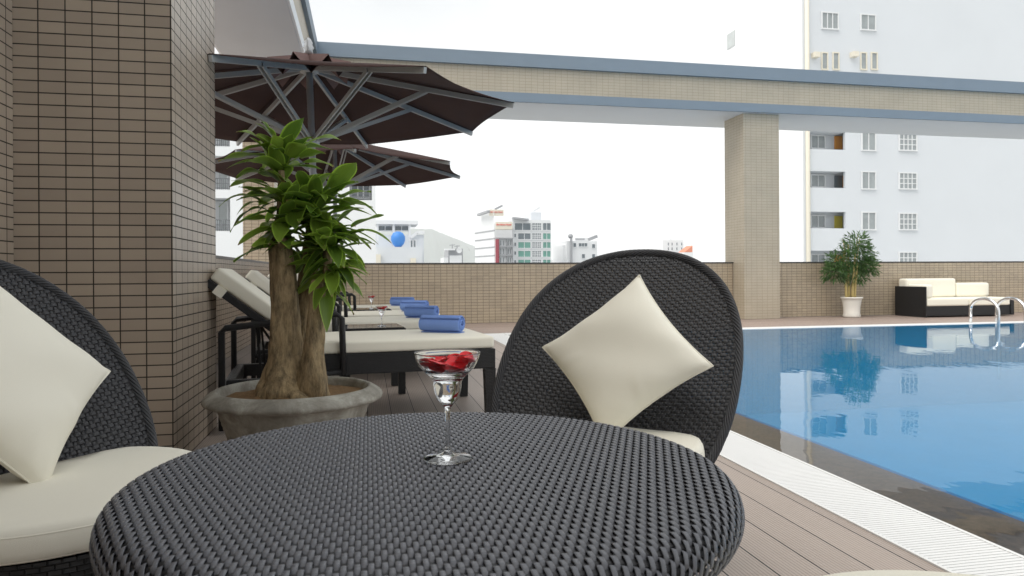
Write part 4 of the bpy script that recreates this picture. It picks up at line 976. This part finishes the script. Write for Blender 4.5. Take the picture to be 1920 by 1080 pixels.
# ------------------------------------------------------------------ far side of the pool
bp_ = at(1597, 592.5, 12.45); base = Vector((bp_.x, 12.45, 0))
pl = empty('potted_bamboo', tuple(base), label='bushy bamboo palm in a flared white pot by the far wall', cat='potted plant')
m = MB(); m.lathe([(0, 0), (.155, 0), (.165, .03), (.15, .1), (.155, .2), (.175, .32), (.19, .37), (.205, .375), (.205, .40), (.18, .402), (.17, .36), (0, .35)], n=40); m.build('pot', M['white_pot'], pl)
for k, (x, ln, tx) in enumerate(((-.115, .95, -.02), (-.03, 1.1, .0), (.0, .85, .05), (.06, .72, .03), (.10, 1.2, .08), (-.07, 1.2, -.12), (.03, 1.3, .15))):
    m = MB(); pts = [Vector((x+tx*s*s, .03*math.sin(k*2)+.05*s*math.cos(k), .35+ln*s)) for s in np.linspace(0, 1, 8)]; m.tube(pts, [.028-.010*s for s in np.linspace(0, 1, 8)] if k in (0, 1, 2, 3) else [.014-.006*s for s in np.linspace(0, 1, 8)], 8); m.build('stem', M['bamboo'], pl)
leafV = []; leafF = []; leafU = []
for k in range(2900):
    a = random.uniform(0, 2*PI); q = random.random()**.45; el = random.uniform(-.9, 1.2)
    # several overlapping lobes
    cx, cy, cz, s = random.choice([(0, 0, 1.15, .40), (.25, .05, 1.2, .33), (-.28, 0, 1.05, .30), (.05, -.1, 1.42, .28), (.35, 0, 1.0, .22), (-.35, .05, .88, .22), (.1, 0, .85, .25)])
    dv = Vector((math.cos(a)*math.cos(el), math.sin(a)*math.cos(el)*.75, math.sin(el)*.95))
    c = Vector((cx, cy, cz))+dv*s*q; d2 = (dv+Vector((random.uniform(-.7, .7), random.uniform(-.7, .7), random.uniform(-.5, .5)))).normalized()
    ln = random.uniform(.07, .15); side = d2.cross(Vector((random.uniform(-1, 1), random.uniform(-1, 1), 1))).normalized()*ln*.09; o = len(leafV)
    leafV += [c, c+d2*ln*.45+side, c+d2*ln-Vector((0, 0, ln*.2)), c+d2*ln*.45-side]; leafU += [(0, k), (.8, k+.5), (0, k+.9), (-.8, k+.5)]; leafF.append((o, o+1, o+2, o+3))
m = MB(); m.add(leafV, leafF, [[leafU[i] for i in f] for f in leafF], False); m.build('foliage', M['leaf2'], pl)

# sofa
s0 = at(1738, 589.5, 11.95); SX = s0.x
so = empty('sofa', (SX+1, 12.3, 0), label='long black box sofa with cream cushions against the far wall', cat='sofa')
def sb(x0, x1, y0, y1, z0, z1, name, mt, bev=.0):
    m = MB(); m.box(x0-1, x1-1, y0-12.3, y1-12.3, z0, z1); return m.build(name, M[mt], so, bevel=bev, smooth=None)
sb(.0, 1.95, 11.97, 12.75, .02, .215, 'base', 'black', .01); sb(-.02, .0-.0, 11.95, 12.78, .0, .60, 'armrest', 'black', .006)
sb(1.952, 2.03, 11.95, 12.78, .02, .34, 'armrest', 'black', .006); sb(.0, 1.95, 12.752, 12.80, .02, .46, 'back_panel', 'black', .006)
for (a_, b_) in ((.01, .975), (.985, 1.94)): sb(a_, b_, 11.95, 12.74, .217, .37, 'seat_cushion', 'fabric', .03)
sb(.02, 1.20, 12.50, 12.74, .372, .755, 'back_cushion', 'fabric', .045); sb(1.21, 2.01, 12.50, 12.74, .372, .66, 'back_cushion', 'fabric', .045)
sb(.02, .2, 12.0, 12.49, .372, .64, 'side_cushion', 'fabric', .04)

# ladder rails
Xl = at(1877, 604, 9.95).x
ld = empty('pool_ladder', (Xl+.25, 10.2, 0), label='pair of curved steel ladder rails at the far pool edge', cat='ladder')
for dx in (-.27, .27):
    m = MB(); pts = [(dx, .34, .0), (dx, .34, .22)]+[(dx, .06+.28*math.cos(a), .22+.21*math.sin(a)) for a in np.linspace(0, PI, 14)]+[(dx, -.22, .1), (dx, -.22, -.9)]; m.tube(pts, .026, 12); m.build('handrail', M['chrome'], ld)
for z in (-.25, -.5, -.75): m = MB(); m.box(-.26, .26, -.26, -.19, z, z+.03); m.build('step', M['chrome'], ld)

# ------------------------------------------------------------------ haze over the city
M_h = bpy.data.materials.new('thin_sea_haze'); M_h.use_nodes = True; t = M_h.node_tree; t.nodes.clear()
pv = N(t, 'ShaderNodeVolumePrincipled'); pv.inputs['Color'].default_value = (.97, .985, 1, 1); pv.inputs['Density'].default_value = HAZE; pv.inputs['Anisotropy'].default_value = 0.1
t.links.new(pv.outputs[0], N(t, 'ShaderNodeOutputMaterial').inputs['Volume'])
mb = MB(); mb.box(-6500, 6500, -6500, 6500, -31, 340); h = mb.build('haze', M_h); tag(h, kind='stuff')
